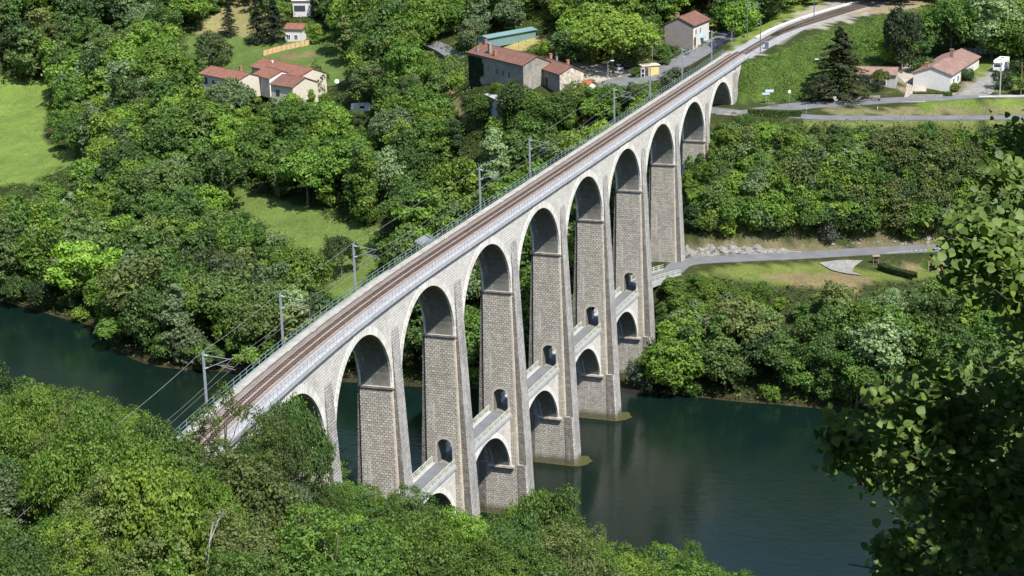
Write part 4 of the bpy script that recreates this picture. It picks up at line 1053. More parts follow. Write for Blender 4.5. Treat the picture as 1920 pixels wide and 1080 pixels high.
# ------------------------------------------------------------------ catenary masts and wires
def mast_mesh(h,arm=3.3):
    col=MB(); 
    for x in (-.11,.11): col.box(x-.045,x+.045,-.10,.10,-0.9,h)
    z=0.2
    while z<h-.3: col.box(-.11,.11,-.012,.012,z,z+.12); z+=0.6
    col.box(-.3,.3,-.25,.25,-0.9,-0.02)
    am=MB(); am.bar((0,-.1,h-.35),(0,-arm,h-.75),.035,5); am.bar((0,-.1,h-2.0),(0,-arm+.1,h-.62),.045,5); am.bar((0,-arm*.45,h-1.45),(0,-arm-.1,h-1.6),.03,5); am.bar((0,-arm*.62,h-1.62),(0,-arm-.4,h-1.95),.025,5)
    ins=[]
    for (a,b) in (((0,-.12,h-.36),(0,-.55,h-.42)),((0,-.12,h-1.97),(0,-.5,h-1.83))): q=MB(); q.bar(a,b,.09,6); ins.append(q)
    return col,am,ins
def mast(P,rz,label,h=7.0,arm=3.3,blue=False):
    e=empty("catenary_mast",P,label,"catenary mast","catenary masts along the railway",rz)
    c,a,i=mast_mesh(h,arm); c.build("column",M['steelblue' if blue else 'steel'],e); 
    if arm: a.build("cantilever_arm",M['steel'],e); [q_.build('insulator',M['insul'],e) for q_ in i]
    return e
where={-2:"nearest the viewpoint, its foot behind the tree",-1:"second from the near end of the viaduct, above the river",0:"third along the viaduct, before the green clearing",
 2:"just past the middle gap, fourth along the viaduct",3:"fifth along the viaduct from the near end",5:"sixth along the viaduct, over dark bushes below the village",
 6:"seventh along the viaduct, in front of the tarred village road",7:"eighth along the viaduct, beside the yellow kiosk road",8:"last on the viaduct, in front of the station house wall"}
for k,wv in where.items():
    s=24.4*k+1.4 if k>=0 else 24*k+1.8
    s={-2:-45.6,-1:-21.9,0:2.6,2:50.8,3:74.3,5:122.4,6:146.8,7:171.3,8:196.3}[k]
    a=KAP*max(0,S0-s); P=path(s,5.95,50.95); mast(P,a,"grey steel mast "+wv,7.0,3.4)
def wire(name,label,pts,r,cat="wire"):
    m=WM()
    for a,b in zip(pts[:-1],pts[1:]): m.bar(a,b,r,4,cap=False)
    o=m.build(name,M['wire']); tag(o,label,cat); return o
def sagline(s0,s1,w,z,sag,step=12):
    out=[]; n=int((s1-s0)/3)
    for i in range(n+1):
        s=s0+(s1-s0)*i/n; f=((s+45.6)%24.4)/24.4; out.append(Vector(path(s,w,z-sag*4*f*(1-f))))
    return out
wire("feeder_wire","thick feeder wire sagging along the outer side of the masts",sagline(-110,197,6.3,57.8,0.35),0.02)
wire("contact_wire","thin contact wire hanging over the railway track",sagline(-100,205,2.6,56.1,0.0),0.012)
wire("messenger_wire","thin upper wire carrying the contact wire",sagline(-100,205,2.6,57.2,0.55),0.014)
# steel platform hung on the far parapet
M["sheet_grey2"]=simple("dull_steel_plate",(0.17,0.18,0.19),0.6)
e=empty("inspection_platform",path(30.5,6.3,50.6),"small grey steel platform hung outside the far railing of the viaduct","platform")
a=WM(); P=lambda s,w,z:path(s,w,z)
for s in (28.6,32.0):
    a.beam(P(s,5.2,51.9),P(s,7.3,50.3),.14,.14); a.beam(P(s,5.9,50.8),P(s,7.6,51.7),.12,.12)
a.beam(P(28.6,7.3,50.3),P(32,7.3,50.3),.12,.12); a.build("frame",M['steel'],e)
a=WM(); q=[P(28.4,6.4,50.6),P(32.2,6.4,50.6),P(32.2,7.9,51.3),P(28.4,7.9,51.3)]; a.hexa(q,[(x,y,z+.12) for x,y,z in q]); a.build("plate",M["sheet_grey2"],e)
# masts, signal and cabinet beyond the viaduct
def gp(px,py,z): p=at(px,py,z); return (p[0],p[1],max(z-0.1,float(hgt(p[0],p[1]))-0.1))
mast(gp(1401,77,49.6),0.25,"blue-grey mast with bracket arm on the left of the track past the viaduct",9.3,3.2,True)
mast(gp(1425.4,100.3,50.2),3.3,"tall blue-grey mast on the gravel beside the grey cabinet",8.3,0,True)
mast(gp(1526,41,50.2),3.2,"tall blue-grey mast at the edge of the long grassy embankment",8.0,0,True)
mast(gp(1633,5,50.2),3.2,"blue-grey mast at the top edge of the photo beside the tracks",6.0,0,True)
P=gp(1372,97,48.6); e=empty("railway_signal",P,"black round railway signal head on a thin post above the station road","signal")
a=MB(); a.bar((0,0,0),(0,0,5.0),.07,6); a.beam((0,0,2.2),(.7,0,2.2),.05,.05); a.build("post",M['steel'],e)
M['black']=simple("black_paint",(0.012,0.012,0.014),0.5)
a=MB(); a.bar((0.0,-.1,5.3),(0.0,.12,5.3),.55,14); a.box(-.3,.3,-.12,.1,3.6,4.9); a.build("signal_head",M['black'],e)
P=gp(1437.5,92,50.2); e=empty("relay_cabinet",P,"blue-grey metal relay cabinet standing on gravel beside the track","cabinet",rz=0.3)
a=MB(); a.box(-.45,.45,-.4,.4,0,1.75); a.build("body",M['steelblue'],e)
a=MB(); a.box(-.5,.5,-.45,.45,1.75,1.83); a.build("lid",M['steel'],e); a=MB(); a.box(-.42,-.02,-.425,-.4,.1,1.65); a.box(.02,.42,-.425,-.4,.1,1.65); a.build("door",M['steelblue'],e)
# curved double track on the embankment
tr=[np.array(p) for p in [(205.8,2.6)]+[tuple(at(x,y,50.3)[:2]) for x,y in [(1440,74),(1480,53),(1540,31),(1600,13),(1660,-2),(1760,-24)]]]
TC=spline(tr,10)
ribbon("track_bed",tr,[6.5,8.5,9,9,10],M['ballast2'],lift=0.10)
ribbon("platform_edge",[p+np.array([0.6,3.3]) for p in tr[1:]],0.8,M['kerbwhite'],lift=0.32)
def curved_track(label,offs,i0):
    e=empty("railway_track",(*TC[i0],50.4),label,"railway track"); rr=WM(); sl=WM()
    for i in range(i0,len(TC)-1):
        a,b=TC[i],TC[i+1]; d=(b-a)/np.linalg.norm(b-a); n=np.array([-d[1],d[0]]); o0=offs(i)
        o1=offs(i+1); za,zb=float(hgt(*a))+.1,float(hgt(*b))+.1; za=max(za,50.3); zb=max(zb,50.3)
        for g_ in (-.72,.72): rr.beam((*(a+n*(o0+g_)),za+.28),(*(b+n*(o1+g_)),zb+.28),.11,.16)
        L=np.linalg.norm(b-a); k=0.0
        while k<L:
            p=a+d*k+n*(o0+(o1-o0)*k/L); z=za+(zb-za)*k/L
            q=[p-n*1.2-d*.11,p-n*1.2+d*.11,p+n*1.2+d*.11,p+n*1.2-d*.11]; sl.hexa([(x,y,z) for x,y in q][::-1],[(x,y,z+.16) for x,y in q][::-1]); k+=0.65
    rr.build("rails",M['rail'],e); sl.build("sleepers",M.setdefault('sleeperdark',simple("tarred_sleeper",(0.17,0.145,0.12),0.9)),e)
curved_track("railway track curving away on the embankment, continuing the viaduct line",lambda i:0.0,0)
curved_track("second railway track branching off on the embankment side",lambda i:-2.6*min(1,max(0,(i-12)/16.0)),12)

# ------------------------------------------------------------------ buildings
def tiles(name,c1,c2,sc=1.6):
    m,t,b=new_mat(name); uv=uvvec(t); P=objvec(t)
    w=N(t,"ShaderNodeTexBrick"); t.links.new(uv,w.inputs["Vector"]); w.inputs["Scale"].default_value=1; w.inputs["Brick Width"].default_value=0.5; w.inputs["Row Height"].default_value=0.42
    w.inputs["Mortar Size"].default_value=0.04; w.inputs["Color1"].default_value=(*c1,1); w.inputs["Color2"].default_value=(*c2,1); w.inputs["Mortar"].default_value=(c2[0]*.5,c2[1]*.5,c2[2]*.5,1)
    c=mixc(t,0.6,w.outputs["Color"],ramp(t,noise(t,P,0.5,5,0.65),[(0.3,(0.65,0.65,0.65)),(0.7,(1.3,1.3,1.3))]),'MULTIPLY')
    t.links.new(c,b.inputs["Base Color"]); b.inputs["Roughness"].default_value=0.9; bump(t,b,w.outputs["Fac"],-0.05); return m
M['tile_brown']=tiles("brown_red_tiles",(0.23,0.105,0.072),(0.17,0.08,0.058))
M['tile_red']=tiles("red_tiles",(0.28,0.12,0.075),(0.22,0.092,0.06))
M['tile_pink']=tiles("faded_pink_tiles",(0.31,0.19,0.155),(0.25,0.15,0.12))
M['tile_orange']=tiles("orange_tiles",(0.45,0.13,0.06),(0.38,0.11,0.05))
M['sheet_grey']=simple("grey_roof_sheet",(0.33,0.32,0.32),0.7)
M['teal']=simple("teal_sheet",(0.13,0.22,0.22),0.6)
M['oldwall']=masonry("old_rubble_wall",(0.30,0.275,0.235),(0.22,0.20,0.17),(0.33,0.31,0.27),0.5,0.25,0.04,0.03,stain=0.5,streak=0.5)
M['render_grey']=simple("grey_render",(0.34,0.33,0.32),0.9,var=0.1)
M['render_white']=simple("white_render",(0.56,0.55,0.52),0.9,var=0.06)
M['render_cream']=simple("cream_render",(0.48,0.44,0.36),0.9,var=0.08)
M['pale_pebble']=simple("pale_pebble_wall",(0.42,0.37,0.30),0.95,var=0.45,scale=1.6)
M['gable_shade']=simple("shaded_gable_render",(0.20,0.18,0.165),0.9,var=0.12)  # station house gable: its shade is painted in as a darker wall colour
M['yellow']=simple("yellow_render",(0.66,0.45,0.17),0.9,var=0.08)
M['white']=simple("white_paint",(0.78,0.78,0.77),0.5,var=0.03)
M['shutter']=simple("dark_shutter",(0.045,0.05,0.06),0.7)
M['brick']=simple("brick_chimney",(0.30,0.13,0.085),0.9,var=0.2)
M['wood']=simple("weathered_wood",(0.20,0.14,0.09),0.9,var=0.25)
M['bamboo']=simple("bamboo_screen",(0.48,0.33,0.17),0.9,var=0.25,scale=2.5)
def glass():
    m,t,b=new_mat("window_glass"); b.inputs["Base Color"].default_value=(0.02,0.025,0.03,1); b.inputs["Roughness"].default_value=0.12; return m
M['glass']=glass()
M['ivy']=M['leafstuff']
def bldg(name,label,cat,loc): return empty(name,loc,label,cat)
def gable(root,A,B,ze,width,zg,rise,wallm,roofm,over=0.45,back=1,windows=(),chim=(),endm=None,wz=None,startm=None):
    """a gabled block; A-B is the eave that faces the viewpoint (pixels at height ze)"""
    a=at(*A,ze)[:2]; b=at(*B,ze)[:2]; L=np.linalg.norm(b-a); u=(b-a)/L; v=np.array([-u[1],u[0]])*back
    F=lambda x,y,z:(a[0]+u[0]*x+v[0]*y,a[1]+u[1]*x+v[1]*y,z)
    w=MB(F); o=over
    x0,x1,y0,y1=o*.6,L-o*.6,o,width-o
    zl=ze+rise*(o/(width/2))
    zr=ze+rise-0.02
    def quad(p,mi): w.face(p,mi)
    quad([(x0,y0,zg),(x1,y0,zg),(x1,y0,zl-.05),(x0,y0,zl-.05)],0); quad([(x1,y1,zg),(x0,y1,zg),(x0,y1,zl-.05),(x1,y1,zl-.05)],0)
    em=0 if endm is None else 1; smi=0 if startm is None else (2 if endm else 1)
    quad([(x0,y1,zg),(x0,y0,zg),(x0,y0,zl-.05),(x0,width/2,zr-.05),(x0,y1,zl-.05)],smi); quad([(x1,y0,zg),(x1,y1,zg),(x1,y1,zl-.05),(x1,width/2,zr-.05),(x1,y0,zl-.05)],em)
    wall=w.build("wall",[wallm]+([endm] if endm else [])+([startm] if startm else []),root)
    r=MB(F); t=0.16
    for (ya,za,yb,zb) in ((0,ze,width/2,ze+rise),(width,ze,width/2,ze+rise)):
        lo=[(0,ya,za),(L,ya,za),(L,yb,zb),(0,yb,zb)]; hi=[(x,y,z+t) for x,y,z in lo]
        sl=math.hypot(width/2,rise)
        r.face(hi if ya<yb else hi[::-1],0,uv=[(0,0),(L,0),(L,sl),(0,sl)] if ya<yb else [(0,sl),(L,sl),(L,0),(0,0)])
        r.face(lo[::-1] if ya<yb else lo,0)
        for i in range(4):
            j=(i+1)%4; r.face([lo[i],lo[j],hi[j],hi[i]],0)
    r.long_box(0,L,width/2-.12,width/2+.12,ze+rise+.08,ze+rise+.22)
    roof=r.build("roof",roofm,root)
    for (cx_,cy_,h,cm,s) in chim:
        c=MB(F); zt=ze+rise*(1-abs(cy_-width/2)/(width/2)); c.box(cx_-s,cx_+s,cy_-s,cy_+s,zt-.4,zt+h); c.box(cx_-s-.08,cx_+s+.08,cy_-s-.08,cy_+s+.08,zt+h,zt+h+.12); c.build("chimney",cm,roof)
    for (face,p,z,ww,hh,kind) in windows:
        fr=MB(F); gl=MB(F)
        if face=='f':
            fr.box(p-ww/2-.12,p+ww/2+.12,y0-.07,y0+.02,z-.1,z+hh+.1); gl.box(p-ww/2,p+ww/2,y0-.10,y0-.072,z,z+hh)
            if kind=='d': fr.box(p-ww/2-.12,p+ww/2+.12,y0-.13,y0-.072,z-.25,z-.1)
            else:
                fr.box(p-.04,p+.04,y0-.125,y0-.10,z,z+hh)
        else:
            fr.box(x1-.02,x1+.07,p-ww/2-.12,p+ww/2+.12,z-.1,z+hh+.1); gl.box(x1+.072,x1+.10,p-ww/2,p+ww/2,z,z+hh)
        wi=fr.build("door" if kind=='d' else "window",{'w':M['white'],'s':M['shutter'],'d':M['wood'],'g':M['render_grey']}[kind],root); gl.build("pane",M['glass'] if kind!='s' else M['shutter'],wi)
    return F,L,wall,roof
# long old building above the river bank
B1=bldg("long_stone_building","long old grey stone building with brown-red tiled roofs and ivy on one end","building",gz(at(960,150,44)[:2]))
F,L,w1,r1=gable(B1,(875,99),(979,124.5),48.2,8.6,35.5,1.9,M['oldwall'],M['tile_brown'],
   windows=[('f',x,z,0.8,1.35,'g') for x in (13.5,16.3,19.0) for z in (44.6,41.6)]+[('f',9.5,45.4,0.5,0.6,'g'),('f',20.5,38.6,0.9,1.6,'s')],chim=[(2.0,4.3,1.0,M['brick'],.35),(8.5,1.6,2.4,M['oldwall'],.38),(11.5,1.2,1.3,M['brick'],.28),(3.2,1.3,1.0,M['oldwall'],.22)])
F2,L2,w2,r2=gable(B1,(1001,125.5),(1047,141),46.8,7.2,35.5,1.7,M['oldwall'],M['tile_brown'],endm=M['pale_pebble'],
   windows=[('f',1.6,43.3,1.0,1.5,'s'),('f',3.9,43.8,0.6,0.9,'s'),('f',6.0,42.6,1.0,2.4,'s'),('f',2.0,39.6,1.0,1.6,'s'),('f',4.0,40.8,0.6,0.8,'s')],chim=[(8.3,5.0,1.3,M['brick'],.3),(0.6,4.2,1.4,M['brick'],.3),(1.5,5.4,1.2,M['steel'],.16)])
gable(B1,(976,138),(1004,149.5),44.3,8.5,35.5,2.2,M['oldwall'],M['tile_brown'])
g_=MB(F); 
gen=np.random.default_rng(5); n=9000; xx=np.concatenate([gen.uniform(0.1,7.2,n)]); zz=47.6-gen.random(n)**1.2*11; xx=xx*np.clip(1.1-0.035*(47.6-zz)+0.2*np.sin(zz*1.3),0.45,1)
Pw=np.array([F(x,0.30+0.12*gen.random(),z) for x,z in zip(xx,zz)])-np.array(B1.location)
nv=np.array(F(0,-1,0))-np.array(F(0,0,0)); Qi=leaf_quads(Pw,unit(nv[None]+gen.normal(0,0.45,(n,3))),0.34,gen)
me=quads_mesh("ivy",Qi,M['ivy'],np.clip(gen.normal(0.4,0.2,n),0,1),np.tile(np.array([0.028,0.05,0.016]),(n,1))); o=bpy.data.objects.new("ivy",me); COL.objects.link(o); o.parent=B1
B=bldg("grey_roof_shed","low outbuilding with pale grey sheet roof in front of the long stone building","shed",gz(at(925,190,38)[:2]))
gable(B,(908,178),(934,190),40.9,5.4,36,0.7,M['render_grey'],M['sheet_grey'])
B=bldg("porch_annex","small lean-to with a beige canopy below the stone building","shed",gz(at(1008,208,38)[:2]))
gable(B,(999,195),(1020,199),39.4,3.0,35,0.3,M['wood'],M['sheet_grey'])
B=bldg("small_white_house","small white house with orange tiled roof at the end of the stone building","house",gz(at(1092,170,41)[:2]))
gable(B,(1084,162.5),(1099,164.5),43.9,4.6,39.5,1.1,M['render_white'],M['tile_orange'],windows=[('f',1.4,41.2,0.9,1.9,'d')])
# farmhouse group
B=bldg("farmhouse","rambling farmhouse of three low wings with red tiled roofs and pale walls","house",gz(at(500,150,30)[:2]))
gable(B,(371,138.5),(444,153),33.6,9.0,28.5,1.6,M['render_cream'],M['tile_red'],endm=M['render_cream'],windows=[('f',3,31.2,1.6,1.6,'s'),('f',7,31.2,1.2,1.2,'s')],chim=[(13.2,5.5,1.6,M['brick'],.32)])
gable(B,(468,125.5),(560,146),34.4,9.6,28.5,1.9,M['render_grey'],M['tile_red'],endm=M['render_cream'],windows=[('f',3,31.5,1.6,1.4,'s')],chim=[(6.5,3.6,0.6,M['white'],.2)])
gable(B,(472,140.5),(503,148.5),33.9,9.0,28.5,1.7,M['render_grey'],M['tile_red'],endm=M['render_white'],windows=[('f',1.6,31.4,1.2,1.3,'s')])
gable(B,(504,158.5),(548,165),33.3,10.0,28.0,2.0,M['render_cream'],M['tile_brown'],endm=M['render_cream'],windows=[('f',3,30.6,1.2,1.4,'s')])
B=bldg("garden_cottage","little white cottage with red roof behind trees beyond the lawn","house",gz(at(550,72,34)[:2]))
gable(B,(531,55),(568,56),37.6,6.0,33,1.4,M['render_white'],M['tile_red'],windows=[('f',1.5,34.7,1,1.2,'w'),('f',4,34.7,1,1.2,'w')])
B=bldg("white_villa","white house with a flat cream awning at the top edge of the photo","house",gz(at(563,12,40)[:2]))
gable(B,(546,2),(582,2),43.6,7.0,38.5,1.2,M['render_white'],M['render_cream'],windows=[('f',2.5,40.4,3.4,1.6,'s')])
# station house
B=bldg("station_house","two-storey house with shade-toned grey gable, white side wall and brown roof beside the railway","house",gz(at(1290,85,46)[:2]))
gable(B,(1302,49.5),(1333,36.5),51.3,8.6,45,2.0,M['render_white'],M['tile_brown'],back=1,startm=M['gable_shade'],windows=[('f',2.2,49.0,0.9,1.2,'w'),('f',5.4,49.0,0.9,1.2,'w'),('f',1.6,46.2,1.0,2.0,'d')],chim=[(1.4,5.2,1.4,M['brick'],.3),(3.0,5.6,1.2,M['oldwall'],.3)])
for i,(px,py,c,lab) in enumerate([(1318,71,(0.10,0.33,0.62),"bright blue parasol open beside the station house"),(1312,67,(0.55,0.42,0.26),"beige parasol nearest the white wall of the station house"),(1323,64,(0.60,0.48,0.30),"beige parasol behind the blue one by the station house"),(1336,57,(0.55,0.55,0.05),"yellow parasol in the station house garden")]):
    P=gz(at(px,py+10,46)[:2]); e=empty("parasol",P,lab,"parasol","parasols by the station house")
    a=MB(); a.bar((0,0,0),(0,0,2.3),.03,5); a.build("pole",M['white'],e)
    a=MB(); n=8
    for k in range(n):
        t0,t1=2*math.pi*k/n,2*math.pi*(k+1)/n; a.face([(1.25*math.cos(t0),1.25*math.sin(t0),1.95),(1.25*math.cos(t1),1.25*math.sin(t1),1.95),(0,0,2.4)]); a.face([(1.25*math.cos(t1),1.25*math.sin(t1),1.90),(1.25*math.cos(t0),1.25*math.sin(t0),1.90),(0,0,2.34)])
    a.build("canopy",simple("parasol_cloth_%d"%i,c,0.8,var=0.05),e)
B=bldg("garden_shed","small flat-roofed wooden shed among the trees behind the station house","shed",gz(at(1336,27,48)[:2]))
a=at(1325,27,48)[:2]; F3=lambda x,y,z:(a[0]+(-.2*y+.0*x)+x*.05,a[1]-x+y*.0,z); q=MB(lambda x,y,z:(a[0]+y,a[1]-x,z)); g0=float(hgt(*a))
q.box(0,3.2,0,2.5,g0-.4,g0+2.0); q.build("wall",M['wood'],B); q=MB(lambda x,y,z:(a[0]+y,a[1]-x,z)); q.box(-.3,3.5,-.3,2.8,g0+2.0,g0+2.18); q.build("roof",M['kerbwhite'],B)
# kiosk and phone box
P=at(1217,139,43.3); B=empty("yellow_kiosk",gz(P[:2]),"small yellow rendered kiosk with flat beige roof beside the road","kiosk",rz=-0.95)
q=MB(); q.box(-2.1,2.1,-1.3,1.3,-.3,2.5); q.build("wall",M['yellow'],B); q=MB(); q.box(-2.35,2.35,-1.55,1.55,2.5,2.72); q.build("roof",M['render_cream'],B)
q=MB(); q.box(-1.9,-.6,-1.36,-1.302,0,2.1); q.build("door",M['shutter'],B)
P=at(1204,143,43.2); B=empty("phone_box",gz(P[:2]),"white framed glass phone box standing left of the yellow kiosk","phone box",rz=-0.9)
q=MB()
for x in (-.45,.45):
    for y in (-.45,.45): q.box(x-.05,x+.05,y-.05,y+.05,0,2.2)
for z in (0,1.05,2.15): q.box(-.5,.5,-.5,-.42,z,z+.1); q.box(-.5,.5,.42,.5,z,z+.1); q.box(-.5,-.42,-.5,.5,z,z+.1); q.box(.42,.5,-.5,.5,z,z+.1)
q.build("frame",M['white'],B); q=MB(); q.box(-.41,.41,-.41,.41,.02,2.2); q.build("glass_panes",M['glass'],B); q=MB(); q.box(-.55,.55,-.55,.55,2.26,2.36); q.build("roof",M['sheet_grey'],B)
# bungalow and garage on the right
B=bldg("bungalow","long low bungalow with faded pink tiled roof and pale walls","house",gz(at(1780,150,43)[:2]))
gable(B,(1785.5,142.5),(1840,107),45.9,9.6,42,1.7,M['render_white'],M['tile_pink'],back=1,windows=[('f',3,43.6,1.2,1.2,'w'),('f',7,43.6,1.2,1.2,'w'),('f',11,43.3,1.0,2.0,'d'),('f',15,43.6,1.2,1.2,'w')],chim=[(2.3,6.6,1.2,M['brick'],.35),(15.5,4.2,2.0,M['tile_pink'],.38)])
gw=at(1755,160,43.6)
B=bldg("pink_roof_garage","low garage with faded pink roof half hidden behind a big conifer","garage",gz(at(1640,150,43)[:2]))
gable(B,(1603,140),(1682,142),45.9,6.0,42.5,1.3,M['render_grey'],M['tile_pink'],windows=[('f',2.2,43.3,2.4,1.9,'d'),('f',6.5,43.6,1.2,1.0,'w')])
B=bldg("thatched_hut","small hut with a pale thatched roof between the tall dark trees","hut",gz(at(1735,100,44)[:2]))
gable(B,(1724,84),(1742,84),46.5,2.6,43.2,1.3,M['render_cream'],M['kerbwhite'])
B=bldg("teal_shed","long low shed with teal sheet roof beyond the dry field","shed",gz(at(960,70,45)[:2]))
gable(B,(914,73),(1008,56),46.6,4.2,44,0.5,M['teal'],M['teal'])
B=bldg("greenhouse","low white-framed greenhouse tunnel behind the bungalow","greenhouse",gz(at(1832,98,45)[:2]))
a0,a1=at(1801,97,44.6)[:2],at(1866,98,44.6)[:2]; u_=(a1-a0)/np.linalg.norm(a1-a0); v_=np.array([-u_[1],u_[0]]); LL=float(np.linalg.norm(a1-a0)); gf=lambda x,y,z:(a0[0]+u_[0]*x+v_[0]*y,a0[1]+u_[1]*x+v_[1]*y,z)
q=MB(gf); n=7; hz=float(hgt(*a0))
for i in range(n+1):
    x=LL*i/n; pr=None
    for k in range(7):
        t0=math.pi*k/6; p=(x,1.2-1.2*math.cos(t0),hz+1.3*math.sin(t0))
        if pr: q.beam(pr,p,.14,.10)
        pr=p
q.build("frame",M['white'],B); q=MB(gf)
for k in range(6):
    t0,t1=math.pi*k/6,math.pi*(k+1)/6; q.face([(0,1.2-1.17*math.cos(t0),hz+1.27*math.sin(t0)),(LL,1.2-1.17*math.cos(t0),hz+1.27*math.sin(t0)),(LL,1.2-1.17*math.cos(t1),hz+1.27*math.sin(t1)),(0,1.2-1.17*math.cos(t1),hz+1.27*math.sin(t1))])
q.build("cover",M['sheet_grey'],B)
# bamboo screen on the lawn
a0,a1=at(493,99,32.6)[:2],at(580,91,32.8)[:2]; e=empty("bamboo_fence",gz(a0),"tan bamboo screen fence crossing the far end of the lawn","fence")
q=WM(); n=60; LL=np.linalg.norm(a1-a0); u_=(a1-a0)/LL
for i in range(n):
    p=a0+(a1-a0)*i/n; r_=a0+(a1-a0)*(i+0.96)/n; z=float(hgt(*p)); hh=1.55+0.12*rnd.random()
    q.beam((*p,z+hh/2),(*r_,z+hh/2),.06,hh)
q.build("screen",M['bamboo'],e); q=WM()
for i in range(0,n+1,6): p=a0+(a1-a0)*i/n; z=float(hgt(*p)); q.box(p[0]-.05,p[0]+.05,p[1]-.12,p[1]-.04,z-.3,z+1.8)
q.build("posts",M['wood'],e)
# low walls and fences of the gardens on the right
def lowwall(label,pts,z,h,mat,name="garden_wall",t=0.3):
    q=WM(); W=[at(x,y,z)[:2] for x,y in pts]
    for a,b in zip(W[:-1],W[1:]):
        n=max(1,int(np.linalg.norm(b-a)/2))
        for i in range(n):
            p,r=a+(b-a)*i/n,a+(b-a)*(i+1)/n; zp,zr=float(hgt(*p)),float(hgt(*r)); q.beam((*p,zp+h/2-.15),(*r,zr+h/2-.15),t,h+.3)
    o=q.build(name,mat); tag(o,label,"wall"); return o
lowwall("low dark stone wall along the road beside the big conifer",[(1592,181),(1650,178)],42.6,0.6,M['oldwall'])
lowwall("low dark wall with planting in front of the bungalow",[(1705,177),(1768,177)],42.6,0.7,M['oldwall'])
lowwall("line of pale stones edging the verge right of the drive",[(1835,177),(1925,176)],42.6,0.35,M['kerbwhite'],"stone_edging")
lowwall("grey concrete wall beneath the upper road beside the viaduct",[(1342,226),(1388,228)],40.6,0.9,M['butt'],"retaining_wall")
# ------------------------------------------------------------------ vehicles
def wheels(e,xs,y,r=.33):
    for x in xs:
        for s in (-1,1):
            q=MB(); q.bar((x,s*y-.1,r),(x,s*y+.1,r),r,14); w=q.build("wheel",M['black'],e)
            q=MB(); q.bar((x,s*y-.115,r),(x,s*y+.115,r),r*.6,10); q.build("rim",M['steel'],w)
def loft(prof,ys,name,mat,e,smooth=False):
    """side profile (x,z) lofted across the width with a narrower top"""
    q=MB(); n=len(prof)
    L=[(x,-ys(z),z) for x,z in prof]; Rr=[(x,ys(z),z) for x,z in prof]
    q.face(L[::-1]); q.face(Rr)
    for i in range(n):
        j=(i+1)%n; q.face([L[i],L[j],Rr[j],Rr[i]])
    return q.build(name,mat,e)
def car(px,py,z,rz,mat,label):
    P=at(px,py,z); e=empty("parked_car",gz(P[:2]),label,"car","cars in the sandy car park",rz); e.location.z+=0.12
    loft([(-2.1,.25),(2.1,.25),(2.15,.6),(2.0,.82),(1.1,.92),(-1.0,.95),(-2.05,.92),(-2.15,.6)],lambda z:.84 if z<.7 else .80,"body",mat,e)
    loft([(-1.75,.93),(-1.35,1.40),(0.25,1.44),(1.05,.92)],lambda z:.78 if z<1.1 else .60,"cabin_glass",M['glass'],e)
    loft([(-1.32,1.41),(-1.2,1.47),(0.15,1.49),(0.28,1.44)],lambda z:.62,"roof",mat,e)
    wheels(e,(-1.3,1.3),.78)
    for s in (-1,1):
        q=MB(); q.box(2.1,2.17,s*.62-.15,s*.62+.15,.62,.76); q.build("headlight",M['white'],e); q=MB(); q.box(-2.17,-2.1,s*.62-.15,s*.62+.15,.68,.82); q.build("tail_light",M['brick'],e)
M['carsilver']=simple("silver_car_paint",(0.50,0.53,0.56),0.3,metal=0.5,var=0.02); M['cardark']=simple("dark_car_paint",(0.02,0.03,0.05),0.3,var=0.02)
car(1158,131,43.3,0.6,M['carsilver'],"silver car parked at the shady edge of the sandy car park")
car(1174,127,43.3,0.55,M['cardark'],"dark blue car in the tree shade right of the silver car")
P=at(1877,130,43.6); e=empty("motorhome",gz(P[:2]),"white motorhome parked on the drive behind the round bush","motorhome",rz=-0.15+math.pi)
loft([(-3.0,.4),(3.1,.4),(3.2,1.2),(2.6,1.9),(2.9,2.3),(2.7,2.85),(-3.0,2.9)],lambda z:1.12,"body",M['white'],e); wheels(e,(-1.6,2.3),1.0,.36)
for (x0,x1,z0,z1) in ((-2.2,-1.3,1.6,2.1),(-.4,.6,1.6,2.1)):
    for s in (-1,1): q=MB(); q.box(x0,x1,s*1.125-.01,s*1.125+.01,z0,z1); q.build("window",M['glass'],e)
q=MB(); q.face([(2.66,-1.0,1.85),(2.66,1.0,1.85),(3.18,1.0,1.28),(3.18,-1.0,1.28)][::-1]); q.build("windscreen",M['glass'],e)
q=MB(); q.box(-1.4,-.6,-.4,.4,2.9,2.98); q.box(.8,1.6,-.4,.4,2.88,2.96); q.build("roof_hatch",M['glass'],e)
P=at(678,226,25.0); e=empty("caravan",gz(P[:2]),"white caravan half hidden in the trees of the left wood","caravan",rz=-0.9)
loft([(-2.5,.5),(2.4,.5),(2.6,1.1),(2.3,2.5),(-2.3,2.6),(-2.6,1.2)],lambda z:1.05,"body",M['white'],e); wheels(e,(0.0,),.95)
q=MB(); q.box(-.6,.7,-1.07,-1.055,1.4,2.0); q.build("window",M['glass'],e); q=MB(); q.beam((2.4,0,.5),(3.5,0,.5),.1,.1); q.build("drawbar",M['steel'],e)
# satellite dish on the lawn
P=at(632,160,30.5); e=empty("satellite_dish",gz(P[:2]),"white satellite dish on a short pole at the edge of the lawn","satellite dish")
q=MB(); q.bar((0,0,0),(0,0,1.2),.05,6); q.build("pole",M['steel'],e); q=MB(); c0=Vector((0,0,1.4)); nrm=Vector((-.7,-.45,.5)).normalized(); uu=nrm.orthogonal().normalized(); ww=nrm.cross(uu)
for k in range(16):
    t0,t1=2*math.pi*k/16,2*math.pi*(k+1)/16; rr_=.62
    p0=c0+(uu*math.cos(t0)+ww*math.sin(t0))*rr_+nrm*.14; p1=c0+(uu*math.cos(t1)+ww*math.sin(t1))*rr_+nrm*.14
    q.face([c0,p0,p1]); q.face([c0-nrm*.03,p1-nrm*.03,p0-nrm*.03])
q.build("dish",M['white'],e)
